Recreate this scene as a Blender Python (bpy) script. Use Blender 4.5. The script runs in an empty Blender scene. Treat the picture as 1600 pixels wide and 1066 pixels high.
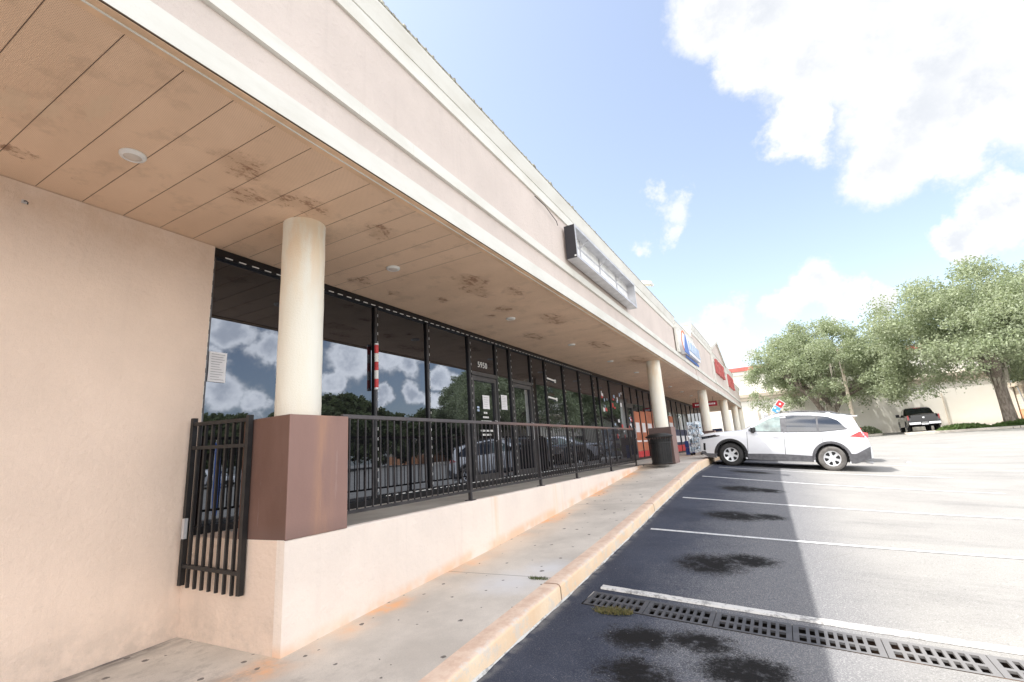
import bpy, bmesh, math, random
import numpy as np
from mathutils import Vector, Matrix, noise as mnoise

S = bpy.context.scene
COL = S.collection
R = math.radians
rng = random.Random(7)

# ------------------------------------------------------------------ world heights
KY = [-6, 3, 5, 8.2, 9, 13.8, 19, 46, 60, 120]
KZ = [-1.08, -.99, -.88, -.655, -.585, -.25, -.17, -.12, .2, .4]
FY = [-40, 6, 14, 17, 30, 44, 60, 120]
FZ = [-1.35, -1.35, -1.35, -1.2, -.35, .10, .25, .4]


def ground_z(x, y):
    k = float(np.interp(y, KY, KZ))
    f = float(np.interp(y, FY, FZ))
    if x < -2.2:
        return k - .02 * min(1, (-2.2 - x))
    return f + (k - f) * math.exp(-((x + 2.2) / 7.5) ** 1.1)


WY = [-6, 2.2, 2.73, 3.09, 3.85, 4.89, 6.44, 8.99, 11.4, 13.93, 14.6, 200]
WZ = [-.95, -.885, -.862, -.835, -.785, -.725, -.63, -.44, -.26, -.06, 0, 0]


def walk_z(y):
    return float(np.interp(y, WY, WZ))


# ------------------------------------------------------------------ node helpers
class NT:
    def __init__(self, tree):
        self.t = tree
        self.n = tree.nodes
        self.l = tree.links

    def new(self, typ, **kw):
        nd = self.n.new(typ)
        for k, v in kw.items():
            setattr(nd, k, v)
        return nd

    def put(self, sock, v):
        if v is None:
            return
        if hasattr(v, 'is_output') or isinstance(v, bpy.types.NodeSocket):
            self.l.new(v, sock)
        else:
            if sock.type == 'RGBA' and len(v) == 3:
                v = (*v, 1)
            sock.default_value = v

    def math(self, op, a, b=None, c=None, clamp=False):
        nd = self.new('ShaderNodeMath', operation=op)
        nd.use_clamp = clamp
        self.put(nd.inputs[0], a)
        self.put(nd.inputs[1], b)
        self.put(nd.inputs[2], c)
        return nd.outputs[0]

    def vmath(self, op, a, b=None, s=None):
        nd = self.new('ShaderNodeVectorMath', operation=op)
        self.put(nd.inputs[0], a)
        if b is not None:
            self.put(nd.inputs[1], b)
        if s is not None:
            self.put(nd.inputs['Scale'], s)
        return nd.outputs['Value'] if op in ('LENGTH', 'DISTANCE', 'DOT_PRODUCT') else nd.outputs[0]

    def mix(self, f, a, b, mode='MIX'):
        nd = self.new('ShaderNodeMix', data_type='RGBA', blend_type=mode)
        self.put(nd.inputs[0], f)
        self.put(nd.inputs[6], a)
        self.put(nd.inputs[7], b)
        return nd.outputs[2]

    def noise(self, vec, scale, detail=4, rough=.55, dist=0):
        nd = self.new('ShaderNodeTexNoise')
        self.put(nd.inputs['Vector'], vec)
        self.put(nd.inputs['Scale'], scale)
        nd.inputs['Detail'].default_value = detail
        nd.inputs['Roughness'].default_value = rough
        nd.inputs['Distortion'].default_value = dist
        return nd.outputs['Fac']

    def voro(self, vec, scale, feature='F1'):
        nd = self.new('ShaderNodeTexVoronoi', feature=feature)
        self.put(nd.inputs['Vector'], vec)
        nd.inputs['Scale'].default_value = scale
        return nd.outputs['Distance']

    def ramp(self, v, a, b, clamp=True, smooth=True):
        nd = self.new('ShaderNodeMapRange')
        if smooth:
            nd.interpolation_type = 'SMOOTHSTEP'
        nd.clamp = clamp
        self.put(nd.inputs['Value'], v)
        self.put(nd.inputs['From Min'], a)
        self.put(nd.inputs['From Max'], b)
        return nd.outputs[0]

    def scalev(self, vec, s):
        nd = self.new('ShaderNodeMapping')
        self.put(nd.inputs['Vector'], vec)
        nd.inputs['Scale'].default_value = s
        return nd.outputs[0]

    def pos(self):
        return self.new('ShaderNodeNewGeometry').outputs['Position']

    def obj(self):
        return self.new('ShaderNodeTexCoord').outputs['Object']

    def sep(self, v):
        nd = self.new('ShaderNodeSeparateXYZ')
        self.put(nd.inputs[0], v)
        return nd.outputs[0], nd.outputs[1], nd.outputs[2]


def new_mat(name):
    m = bpy.data.materials.new(name)
    m.use_nodes = True
    t = NT(m.node_tree)
    bs = m.node_tree.nodes['Principled BSDF']
    return m, t, bs


def set_bsdf(t, bs, col=None, rough=None, metal=None, bump=None, bstr=.3, bdist=.01, spec=None, coat=None):
    if col is not None:
        t.put(bs.inputs['Base Color'], col)
    if rough is not None:
        t.put(bs.inputs['Roughness'], rough)
    if metal is not None:
        t.put(bs.inputs['Metallic'], metal)
    if spec is not None:
        bs.inputs['Specular IOR Level'].default_value = spec
    if coat is not None:
        bs.inputs['Coat Weight'].default_value = coat
        bs.inputs['Coat Roughness'].default_value = .04
    if bump is not None:
        b = t.new('ShaderNodeBump')
        b.inputs['Strength'].default_value = bstr
        b.inputs['Distance'].default_value = bdist
        t.put(b.inputs['Height'], bump)
        t.l.new(b.outputs[0], bs.inputs['Normal'])


def simple(name, col, rough=.6, metal=0, var=.12, scale=6, bump=0, bscale=60, coat=None, spec=None, wrld=False):
    m, t, bs = new_mat(name)
    P = t.pos() if wrld else t.obj()
    n = t.noise(P, scale, 4)
    lo = tuple(c * (1 - var) for c in col)
    hi = tuple(min(1, c * (1 + var)) for c in col)
    c = t.mix(t.ramp(n, .3, .7), lo, hi)
    set_bsdf(t, bs, c, rough, metal, t.noise(P, bscale, 3) if bump else None, bump, .01, spec, coat)
    return m


M = {}


def spots_mask(t, P, pts, nscale=9, warp=.12, grow=1.0):
    """pts: (x,y,z,rx,ry) soft blobs round world points, edges broken by noise"""
    nd = t.new('ShaderNodeTexNoise')
    t.put(nd.inputs['Vector'], P)
    nd.inputs['Scale'].default_value = nscale
    nd.inputs['Detail'].default_value = 6
    nd.inputs['Roughness'].default_value = .65
    w = t.vmath('SCALE', t.vmath('SUBTRACT', nd.outputs['Color'], (.5, .5, .5)), s=warp * 2)
    Q = t.vmath('ADD', P, w)
    acc = None
    for (x, y, rx, ry) in pts:
        rx, ry = rx * grow, ry * grow
        d = t.vmath('SUBTRACT', Q, (x, y, 0))
        d = t.vmath('MULTIPLY', d, (1 / rx, 1 / ry, 0))
        v = t.math('SUBTRACT', 1, t.vmath('LENGTH', d), clamp=True)
        acc = v if acc is None else t.math('MAXIMUM', acc, v)
    return acc


def build_materials():
    # --- pinkish stucco (side wall, low wall)
    for nm, base, rust in (('stucco_tan', (.86, .695, .575), 0), ('stucco_pale', (.68, .592, .535), 0), ('stucco_low', (.90, .79, .70), 1)):
        m, t, bs = new_mat(nm)
        P = t.pos()
        x, y, z = t.sep(P)
        big = t.noise(P, .9, 5, .6)
        c = t.mix(t.ramp(big, .3, .7), tuple(v * .93 for v in base), tuple(min(1, v * 1.04) for v in base))
        st = t.noise(t.scalev(P, (7, 7, .5)), 1.0, 4, .6)
        c = t.mix(t.math('MULTIPLY', t.ramp(st, .52, .72), .20), c, tuple(v * .78 for v in base))
        fine = t.noise(P, 140, 3, .7)
        c = t.mix(t.math('MULTIPLY', t.ramp(fine, .40, .70), .14), c, tuple(v * .6 for v in base))
        if nm == 'stucco_tan':
            # grime near the pavement and scuffs
            g = t.math('MULTIPLY', t.ramp(z, -.3, -1.0), t.ramp(t.noise(P, 3.5, 5, .7), .35, .65))
            c = t.mix(t.math('MULTIPLY', g, .45), c, (.40, .34, .29))
            sc = t.math('MULTIPLY', t.ramp(t.noise(t.scalev(P, (1, 4, 22)), 1.4, 6, .7), .66, .74), .18)
            c = t.mix(sc, c, (.35, .29, .25))
            top = t.math('MULTIPLY', t.ramp(z, 2.5, 3.0), t.ramp(t.noise(P, 5, 5, .7), .3, .7))
            c = t.mix(t.math('MULTIPLY', top, .35), c, (.62, .43, .28))
        if rust:
            sr = t.noise(t.scalev(P, (.1, 2.6, .12)), 1.0, 3, .6)
            rr = t.math('MULTIPLY', t.ramp(sr, .58, .75), .38)
            c = t.mix(rr, c, (.85, .56, .32))
            wz = t.math('MULTIPLY', t.math('SUBTRACT', y, 2.7), .078)
            hgt = t.math('SUBTRACT', z, t.math('SUBTRACT', wz, .87))
            g = t.math('MULTIPLY', t.ramp(hgt, .12, 0.0), t.ramp(t.noise(P, 2.3, 3), .35, .6))
            c = t.mix(t.math('MULTIPLY', g, .55), c, (.85, .48, .24))
        set_bsdf(t, bs, c, .92, 0, t.math('ADD', fine, t.math('MULTIPLY', t.noise(P, 22, 4), 2)), .6, .008)
        M[nm] = m
    # --- white painted trim
    m, t, bs = new_mat('trim_white')
    P = t.pos()
    n = t.noise(t.scalev(P, (4, 1.2, 4)), 1.2, 5, .6)
    c = t.mix(t.ramp(n, .35, .75), (.74, .73, .675), (.66, .64, .575))
    c = t.mix(t.math('MULTIPLY', t.ramp(t.noise(t.scalev(P, (1, 6, .8)), 2, 4, .7), .6, .8), .35), c, (.60, .56, .47))
    set_bsdf(t, bs, c, .8, 0, t.noise(P, 60, 3), .25, .004)
    M['trim'] = m
    # --- soffit trim board
    M['trim_tan'] = simple('trim_tan', (.74, .52, .34), .7, var=.14, scale=2.5, wrld=True, bump=.15)
    M['seam'] = simple('seam', (.10, .065, .045), .9)
    # --- perforated soffit boards
    m, t, bs = new_mat('soffit_board')
    P = t.pos()
    x, y, z = t.sep(P)
    big = t.noise(P, .8, 5, .6)
    base = t.mix(t.ramp(big, .3, .7), (.78, .57, .405), (.88, .65, .47))
    pan = t.noise(t.scalev(P, (.01, 3.17, 0)), 1, 0)
    base = t.mix(t.math('MULTIPLY', t.ramp(pan, .3, .7), .18), base, (.64, .44, .29))
    # perforation dots every 14 mm
    sx = t.math('SINE', t.math('MULTIPLY', x, 2 * math.pi / .0155))
    sy = t.math('SINE', t.math('MULTIPLY', y, 2 * math.pi / .0155))
    dots = t.ramp(t.math('MULTIPLY', sx, sy), .30, .75)
    base = t.mix(t.math('MULTIPLY', dots, .55), base, (.22, .14, .09))
    # damp marks
    sp_ = t.math('MULTIPLY', t.ramp(t.noise(P, 9, 4, .7), .70, .76), .8)
    base = t.mix(sp_, base, (.30, .14, .07))
    cl = t.ramp(t.noise(P, 2.6, 6, .7), .52, .66)
    base = t.mix(t.math('MULTIPLY', cl, .22), base, (.33, .22, .14))
    dk = spots_mask(t, P, [(-3.55, 2.05, .22, .30), (-3.95, 2.35, .2, .25), (-3.65, 2.75, .25, .4), (-3.5, 3.6, .2, .3),
                           (-4.55, 3.5, .16, .2), (-4.75, 4.5, .22, .25), (-4.75, 5.2, .15, .2), (-3.55, 5.5, .25, .55),
                           (-3.75, 5.9, .22, .5), (-3.3, 6.3, .2, .4), (-3.9, 7.0, .2, .3), (-4.4, 5.9, .14, .2), (-3.5, 8.2, .3, .7),
                           (-4.4, 9.2, .25, .6), (-3.6, 11.2, .3, .9), (-3.4, 14.0, .4, 1.0), (-4.7, 1.02, .1, .14), (-4.3, 7.2, .12, .2)], 7, .2)
    warm = t.ramp(dk, .02, .7)
    base = t.mix(t.math('MULTIPLY', warm, .26), base, (.36, .21, .12))
    core = t.math('MULTIPLY', t.ramp(dk, .22, .5), t.ramp(t.noise(t.scalev(P, (1.6, .8, 1)), 6, 7, .78), .50, .58))
    base = t.mix(t.math('MULTIPLY', core, .62), base, (.20, .075, .03))
    lt = spots_mask(t, P, [(-4.05, .82, .22, .12), (-3.95, .98, .2, .1), (-3.7, 1.15, .3, .08)], 12, .1)
    base = t.mix(t.math('MULTIPLY', t.ramp(lt, .2, .5), .5), base, (.72, .56, .40))
    set_bsdf(t, bs, base, .85, 0, t.math('MULTIPLY', dots, -1), .5, .003)
    M['soffit'] = m
    # --- column
    m, t, bs = new_mat('column_cream')
    P = t.pos()
    x, y, z = t.sep(P)
    st = t.noise(t.scalev(P, (5, 5, .7)), 1.0, 5, .6)
    c = t.mix(t.ramp(st, .3, .7), (.84, .80, .68), (.87, .85, .76))
    top = t.math('MULTIPLY', t.ramp(z, 1.8, 3.0), t.ramp(t.noise(t.scalev(P, (4, 4, 1)), 1.2, 4), .42, .62))
    c = t.mix(t.math('MULTIPLY', top, .55), c, (.80, .55, .30))
    low = t.math('MULTIPLY', t.ramp(z, 1.35, 1.0), .15)
    c = t.mix(low, c, (.75, .6, .45))
    fine = t.noise(P, 70, 4, .7)
    set_bsdf(t, bs, c, .88, 0, fine, .55, .008)
    M['column'] = m
    # --- brown pedestal
    m, t, bs = new_mat('pedestal_brown')
    P = t.pos()
    x, y, z = t.sep(P)
    n = t.noise(t.scalev(P, (2, 2, .8)), 1.4, 5, .6)
    c = t.mix(t.ramp(n, .3, .7), (.16, .082, .060), (.21, .115, .088))
    rs = t.math('MULTIPLY', t.ramp(t.math('ABSOLUTE', t.math('SUBTRACT', y, 3.08)), .16, 0), t.ramp(t.noise(t.scalev(P, (6, 6, 1)), 1, 4), .3, .6))
    c = t.mix(t.math('MULTIPLY', rs, .7), c, (.50, .25, .10))
    sc = t.ramp(t.noise(t.scalev(P, (20, 20, 2.0)), 1.2, 5, .7), .62, .72)
    c = t.mix(t.math('MULTIPLY', sc, .25), c, (.42, .34, .33))
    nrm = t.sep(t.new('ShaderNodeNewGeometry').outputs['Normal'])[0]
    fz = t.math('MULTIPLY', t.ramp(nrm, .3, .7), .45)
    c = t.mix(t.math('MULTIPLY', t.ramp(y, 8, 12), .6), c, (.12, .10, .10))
    c = t.mix(fz, c, (.42, .27, .235))  # faces toward the lot painted lighter for the light they catch
    c = t.mix(t.math('MULTIPLY', t.ramp(nrm, .6, .2), .25), c, (.05, .03, .025))  # remaining faces painted darker as their shaded side
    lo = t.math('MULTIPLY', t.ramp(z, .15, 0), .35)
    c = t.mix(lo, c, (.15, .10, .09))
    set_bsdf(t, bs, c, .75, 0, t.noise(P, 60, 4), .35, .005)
    M['pedestal'] = m
    # --- pavement concrete
    m, t, bs = new_mat('concrete_walk')
    P = t.pos()
    x, y, z = t.sep(P)
    big = t.noise(P, 1.1, 6, .62)
    c = t.mix(t.ramp(big, .3, .7), (.50, .455, .40), (.68, .625, .555))
    grain = t.noise(P, 110, 3, .8)
    c = t.mix(t.math('MULTIPLY', t.ramp(grain, .45, .70), .42), c, (.36, .34, .32))
    c = t.mix(t.math('MULTIPLY', t.ramp(t.noise(P, 34, 5, .8), .60, .75), .3), c, (.80, .78, .74))
    bl = t.math('MULTIPLY', spots_mask(t, P, [(-2.75, 4.7, .55, .5), (-2.55, 5.2, .35, .5)], 5, .2), 1.2, clamp=True)
    c = t.mix(t.math('MULTIPLY', bl, .55), c, (.68, .70, .74))
    # rust wash from the low wall
    rw = t.math('MULTIPLY', t.ramp(x, -3.30, -3.70), t.ramp(t.noise(t.scalev(P, (.4, .55, .4)), 1.6, 3, .5), .42, .60))
    rw = t.math('MULTIPLY', rw, t.math('MULTIPLY', t.ramp(y, 14.5, 13), t.ramp(x, -3.95, -3.72)))
    rw = t.math('MULTIPLY', rw, t.math('ADD', .22, t.ramp(t.noise(P, 4, 5, .7), .3, .7)))
    c = t.mix(t.math('MULTIPLY', rw, 1.0, clamp=True), c, (.85, .42, .17))
    wash = t.math('MULTIPLY', t.ramp(x, -4.2, -3.75), t.ramp(x, -2.95, -3.70))
    wash = t.math('MULTIPLY', wash, t.ramp(t.noise(t.scalev(P, (.5, .5, .5)), 1.1, 3), .35, .6))
    c = t.mix(t.math('MULTIPLY', wash, .45), c, (.80, .60, .42))
    # old gum marks
    wn_ = t.new('ShaderNodeTexNoise')
    t.put(wn_.inputs['Vector'], P)
    wn_.inputs['Scale'].default_value = 30
    vw = t.vmath('ADD', t.vmath('ADD', P, (3.1, .7, 0)), t.vmath('SCALE', wn_.outputs['Color'], s=.03))
    vd = t.new('ShaderNodeTexVoronoi', feature='F1', voronoi_dimensions='2D')
    t.put(vd.inputs['Vector'], vw)
    vd.inputs['Scale'].default_value = 3.6
    vc = t.new('ShaderNodeSeparateColor')
    t.l.new(vd.outputs['Color'], vc.inputs[0])
    rad = t.math('MULTIPLY', t.math('GREATER_THAN', vc.outputs[0], t.ramp(t.noise(P, .6, 2), .05, .95)), t.math('ADD', .028, t.math('MULTIPLY', t.math('POWER', vc.outputs[1], 2), .07)))
    gm = t.math('LESS_THAN', vd.outputs['Distance'], rad)
    c = t.mix(t.math('MULTIPLY', gm, .82), c, (.07, .06, .055))
    # joints across the walk
    jt = None
    for jy in (4.91, 8.9, 11.6, 14.35, 17.3, 20.3, 23.3, 26.3, 29.3, 32.3, 35.3):
        j = t.math('LESS_THAN', t.math('ABSOLUTE', t.math('SUBTRACT', y, jy)), .007)
        jt = j if jt is None else t.math('MAXIMUM', jt, j)
    c = t.mix(t.math('MULTIPLY', jt, .7), c, (.16, .14, .12))
    # dirt at the foot of the side wall
    dt = t.math('MULTIPLY', t.ramp(x, -4.85, -5.17), t.ramp(t.noise(t.scalev(P, (3, .7, 1)), 2.2, 5, .7), .35, .6))
    dt = t.math('MULTIPLY', dt, t.ramp(y, 2.9, 2.6))
    c = t.mix(t.math('MULTIPLY', dt, .95), c, (.13, .12, .12))
    wn = t.math('MULTIPLY', t.ramp(t.noise(t.scalev(P, (1.5, 1.1, 1)), 2.2, 7, .78), .48, .66), t.ramp(y, 3.2, 2.4))
    c = t.mix(t.math('MULTIPLY', wn, .6), c, (.30, .27, .24))
    hgt = t.math('SUBTRACT', t.math('MULTIPLY', grain, .4), t.math('MULTIPLY', jt, 2))
    set_bsdf(t, bs, c, .9, 0, hgt, .45, .006)
    M['walk'] = m
    m, t, bs = new_mat('concrete_terrace')
    P = t.pos()
    x, y, z = t.sep(P)
    big = t.noise(P, 1.3, 6, .62)
    c = t.mix(t.ramp(big, .3, .7), (.36, .33, .29), (.50, .47, .42))
    c = t.mix(t.math('MULTIPLY', t.ramp(x, -3.98, -3.70), .4), c, (.56, .52, .42))
    set_bsdf(t, bs, c, .85, 0, t.noise(P, 90, 3), .3, .005)
    M['terrace'] = m
    # --- kerb
    m, t, bs = new_mat('kerb_paint')
    P = t.pos()
    x, y, z = t.sep(P)
    nz = t.new('ShaderNodeNewGeometry')
    nx = t.sep(nz.outputs['Normal'])
    c = t.mix(t.ramp(t.noise(P, 1.8, 5, .6), .3, .7), (.82, .59, .38), (.88, .70, .50))
    topc = t.mix(t.ramp(t.noise(P, 9, 5, .7), .35, .65), (.64, .46, .35), (.74, .58, .46))
    c = t.mix(t.ramp(nx[2], .5, .9), c, topc)
    worn = t.math('MULTIPLY', t.ramp(t.noise(P, 7, 6, .75), .50, .62), t.ramp(t.math('ABSOLUTE', t.math('SUBTRACT', x, -2.215)), .05, 0))
    c = t.mix(t.math('MULTIPLY', worn, .8), c, (.66, .62, .57))
    ru = t.ramp(t.noise(t.scalev(P, (1, 3, 1)), 3, 6, .75), .66, .74)
    c = t.mix(t.math('MULTIPLY', ru, .45), c, (.33, .17, .09))
    jt = None
    for jy in (4.74, 8.9, 11.6, 14.35):
        j = t.math('LESS_THAN', t.math('ABSOLUTE', t.math('SUBTRACT', y, jy)), .012)
        jt = j if jt is None else t.math('MAXIMUM', jt, j)
    c = t.mix(t.math('MULTIPLY', jt, .85), c, (.22, .10, .05))
    sp = t.math('MULTIPLY', t.math('GREATER_THAN', t.noise(P, 45, 3, .8), .74), .8)
    c = t.mix(sp, c, (.10, .08, .06))
    set_bsdf(t, bs, c, .85, 0, t.math('ADD', t.noise(P, 14, 6, .7), t.math('MULTIPLY', jt, -2)), .5, .012)
    M['kerb'] = m
    # --- asphalt
    m, t, bs = new_mat('asphalt')
    P = t.pos()
    x, y, z = t.sep(P)
    far = t.ramp(x, -.35, 1.0)  # paler past the building's shadow edge, sunlight put into the colour
    n1 = t.noise(P, .8, 6, .6)
    n2 = t.noise(t.scalev(P, (.35, 1.6, 1)), 1.0, 5, .65)
    old = t.mix(t.ramp(n1, .3, .7), (.250, .242, .228), (.298, .288, .270))
    old = t.mix(t.math('MULTIPLY', t.ramp(n2, .5, .75), .55), old, (.15, .147, .145))
    sealed_shade = t.mix(t.ramp(n1, .3, .7), (.034, .040, .060), (.058, .066, .092))  # dark sealer, with the kerbside shade also put into its colour
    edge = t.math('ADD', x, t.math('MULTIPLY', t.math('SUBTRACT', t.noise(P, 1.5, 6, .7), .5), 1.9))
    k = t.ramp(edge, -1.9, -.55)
    mid = t.mix(k, sealed_shade, t.mix(t.ramp(x, -1.6, -.2), (.078, .084, .105), (.135, .138, .15)))
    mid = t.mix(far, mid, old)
    gr = t.noise(P, 95, 2, .8)
    gr2 = t.noise(P, 38, 4, .8)
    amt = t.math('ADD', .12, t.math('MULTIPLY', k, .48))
    mid = t.mix(t.math('MULTIPLY', t.ramp(gr, .50, .62), amt), mid, (.38, .37, .36))
    mid = t.mix(t.math('MULTIPLY', t.ramp(gr2, .56, .70), t.math('MULTIPLY', amt, .8)), mid, (.05, .05, .055))
    # oil stains in the bays
    st = spots_mask(t, P, [(-1.02, 6.42, .62, .62), (-.62, 6.7, .5, .4), (-.95, 9.1, .75, .55), (-.5, 9.2, .5, .35), (-1.0, 11.9, .8, .6),
                           (-.5, 11.9, .5, .4), (-1.0, 15.2, .9, .6), (-1.3, 4.25, .45, .38), (-.85, 4.35, .42, .3), (-.5, 4.0, .5, .45), (-1.2, 3.7, .45, .35)], 7, .15, .92)
    st = t.math('ADD', st, t.math('MULTIPLY', t.math('SUBTRACT', gr2, .55), .9))
    sm = t.math('MULTIPLY', t.ramp(st, .05, .55), t.math('SUBTRACT', 1.0, t.math('MULTIPLY', t.math('MULTIPLY', t.ramp(gr, .52, .64), t.ramp(st, .6, .1)), .7)))
    mid = t.mix(t.math('MULTIPLY', sm, t.ramp(t.noise(P, 6, 5, .7), .25, .5)), mid, (.014, .0135, .014))
    halo = t.math('MULTIPLY', t.ramp(st, 0, .1), .0)
    # hairline cracks
    cr = t.new('ShaderNodeTexVoronoi', feature='DISTANCE_TO_EDGE')
    wv = t.vmath('ADD', P, t.vmath('SCALE', t.vmath('SUBTRACT', t.new('ShaderNodeTexNoise').outputs['Color'], (.5, .5, .5)), s=.5))
    t.put(cr.inputs['Vector'], t.scalev(wv, (.22, .5, .5)))
    cr.inputs['Scale'].default_value = .9
    ck = t.math('MULTIPLY', t.math('LESS_THAN', cr.outputs['Distance'], .0016), t.ramp(t.noise(P, .5, 3), .5, .6))
    mid = t.mix(t.math('MULTIPLY', ck, .35), mid, (.15, .14, .13))
    # pale grey rim along the kerb foot
    kf = t.math('MULTIPLY', t.ramp(x, -2.08, -2.2), t.ramp(t.noise(P, 6, 4), .35, .6))
    mid = t.mix(t.math('MULTIPLY', kf, .6), mid, (.30, .29, .27))
    # bright specks of litter and grit
    gspk = t.math('MULTIPLY', t.math('GREATER_THAN', t.noise(P, 26, 2, .8), .755), .7)
    mid = t.mix(gspk, mid, (.5, .48, .45))
    rgh = .95
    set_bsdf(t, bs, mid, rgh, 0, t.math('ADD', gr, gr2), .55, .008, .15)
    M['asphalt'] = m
    # --- line paint
    m, t, bs = new_mat('line_paint')
    P = t.pos()
    x, y, z = t.sep(P)
    w = t.ramp(t.noise(P, 16, 6, .8), .48, .62)
    c = t.mix(t.math('MULTIPLY', w, .6), (.62, .62, .62), (.22, .22, .23))
    set_bsdf(t, bs, c, .8)
    M['paint'] = m
    m, t, bs = new_mat('collar_concrete')
    P = t.pos()
    w = t.ramp(t.noise(P, 9, 7, .82), .48, .60)
    c = t.mix(t.math('MULTIPLY', w, .85), (.60, .59, .57), (.22, .215, .21))
    c = t.mix(t.ramp(t.noise(P, 50, 3, .8), .66, .7), c, (.06, .06, .06))
    set_bsdf(t, bs, c, .85, 0, t.noise(P, 40, 4, .8), .7, .01)
    M['collar'] = m
    # --- iron grate
    m, t, bs = new_mat('grate_iron')
    P = t.pos()
    n = t.noise(P, 8, 6, .7)
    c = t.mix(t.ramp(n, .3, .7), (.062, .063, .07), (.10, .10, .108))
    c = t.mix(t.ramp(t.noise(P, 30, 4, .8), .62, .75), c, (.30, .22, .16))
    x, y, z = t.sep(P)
    c = t.mix(t.math('MULTIPLY', t.ramp(x, -.2, .6), .7), c, (.26, .25, .24))  # iron turns paler in the sunlit stretch, sunlight painted in
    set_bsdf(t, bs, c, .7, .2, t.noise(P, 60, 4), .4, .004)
    M['grate'] = m
    m, t, bs = new_mat('trench_silt')
    P = t.pos()
    x, y, z = t.sep(P)
    c = t.mix(t.ramp(t.noise(P, 5, 5, .7), .35, .65), (.010, .009, .008), (.035, .026, .02))
    c = t.mix(t.math('MULTIPLY', t.ramp(x, -.2, .5), t.ramp(t.noise(P, 3, 3), .4, .6)), c, (.20, .13, .09))  # rusty silt only where sunlit; slots in shade are painted black
    set_bsdf(t, bs, c, .95)
    M['silt'] = m
    # --- metals / glass
    m, t, bs = new_mat('rail_metal')
    P = t.pos()
    x, y, z = t.sep(P)
    n = t.noise(P, 5, 5, .7)
    c = t.mix(t.ramp(n, .3, .7), (.028, .026, .028), (.058, .052, .053))
    rus = t.math('MULTIPLY', t.ramp(z, .98, 1.03), t.ramp(t.noise(t.scalev(P, (1, .25, 1)), 1.6, 4), .38, .55))
    rus = t.math('MULTIPLY', rus, t.ramp(y, 5.5, 8.5))
    c = t.mix(t.math('MULTIPLY', rus, .85), c, (.27, .13, .09))
    c = t.mix(t.math('MULTIPLY', t.ramp(z, .98, 1.03), .18), c, (.33, .29, .30))
    set_bsdf(t, bs, c, .5, .2, n, .2, .003)
    M['rail'] = m
    M['gate'] = simple('gate_black', (.012, .012, .013), .5, 0, .3, 12, .2, 40)
    M['slat'] = simple('slat_grey', (.025, .025, .026), .45, .2, .2, 10)
    M['frame'] = simple('frame_dark', (.016, .0155, .018), .35, .3, .25, 5, wrld=True)
    M['door_frame'] = simple('door_bronze', (.075, .07, .072), .4, .4, .2, 5, wrld=True)
    M['frame_lit'] = simple('frame_lit_face', (.11, .105, .11), .35, .5, .2, 5, wrld=True)  # lighter copy of the frame colour, painted light on mullion fronts
    m, t, bs = new_mat('tinted_glass')
    out = m.node_tree.nodes['Material Output']
    g = t.new('ShaderNodeBsdfGlossy')
    g.inputs['Roughness'].default_value = .012
    g.inputs['Color'].default_value = (.80, .87, 1, 1)
    P = t.pos()
    b = t.new('ShaderNodeBump')
    b.inputs['Strength'].default_value = .06
    b.inputs['Distance'].default_value = .02
    t.put(b.inputs['Height'], t.noise(P, 1.1, 1))
    t.l.new(b.outputs[0], g.inputs['Normal'])
    d = t.new('ShaderNodeBsdfDiffuse')
    x, y, z = t.sep(P)
    t.put(d.inputs['Color'], t.mix(t.ramp(t.noise(P, 2, 4), .3, .7), (.004, .0045, .006), (.012, .012, .013)))
    fr = t.new('ShaderNodeFresnel')
    fr.inputs['IOR'].default_value = 1.5
    fac = t.math('MULTIPLY', t.math('ADD', t.math('MULTIPLY', fr.outputs[0], .9), .10), 1.0, clamp=True)
    ms = t.new('ShaderNodeMixShader')
    t.l.new(fac, ms.inputs[0])
    t.l.new(d.outputs[0], ms.inputs[1])
    t.l.new(g.outputs[0], ms.inputs[2])
    t.l.new(ms.outputs[0], out.inputs[0])
    M['glass'] = m
    M['car_glass'] = simple('car_glass', (.02, .025, .035), .05, 0, .3, 2, spec=1.0, coat=1)
    M['car_glass_daylit'] = simple('car_glass_light', (.16, .22, .21), .06, 0, .5, 3, spec=1.0, coat=1)  # opaque; daylight seen through the car is put into this colour
    M['plastic_black'] = simple('plastic_black', (.03, .03, .032), .55, 0, .2, 10, .1, 60)
    M['plastic_grey'] = simple('plastic_grey', (.13, .13, .14), .6, 0, .2, 10)
    for nm, c in (('white', (.80, .81, .84)), ('black', (.006, .006, .007)), ('grey', (.10, .115, .13)), ('red', (.35, .02, .025)), ('silver', (.45, .46, .48))):
        M['paint_' + nm] = simple('car_paint_' + nm, c, .28, .0 if nm == 'white' else .2, .03, 2, coat=1)
    M['tyre'] = simple('tyre', (.035, .034, .034), .85, 0, .3, 8, .3, 50)
    M['tyre_pale'] = simple('tyre_pale', (.16, .15, .14), .9, 0, .25, 8, .3, 50)  # paler tyre colour, used on the rear wheels
    M['rim'] = simple('rim_silver', (.72, .73, .75), .35, .4, .1, 8)
    M['chrome'] = simple('chrome', (.75, .76, .78), .15, 1, .05, 8)
    M['dark'] = simple('dark_gap', (.012, .012, .013), .8)
    M['red_lamp'] = simple('red_lamp', (.62, .03, .03), .2, 0, .3, 14, coat=1)
    M['lamp_clear'] = simple('lamp_clear', (.65, .66, .68), .15, .2, .1, 10, coat=1)
    M['white'] = simple('white_plastic', (.80, .80, .78), .5, 0, .05, 10)
    M['diffuser'] = simple('diffuser', (.62, .56, .50), .45, 0, .06, 10)
    M['paper'] = simple('paper', (.82, .82, .84), .8, 0, .03, 10)
    M['ink'] = simple('ink', (.35, .35, .38), .8)
    M['red'] = simple('red_paint', (.60, .05, .055), .5, 0, .15, 4)
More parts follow.
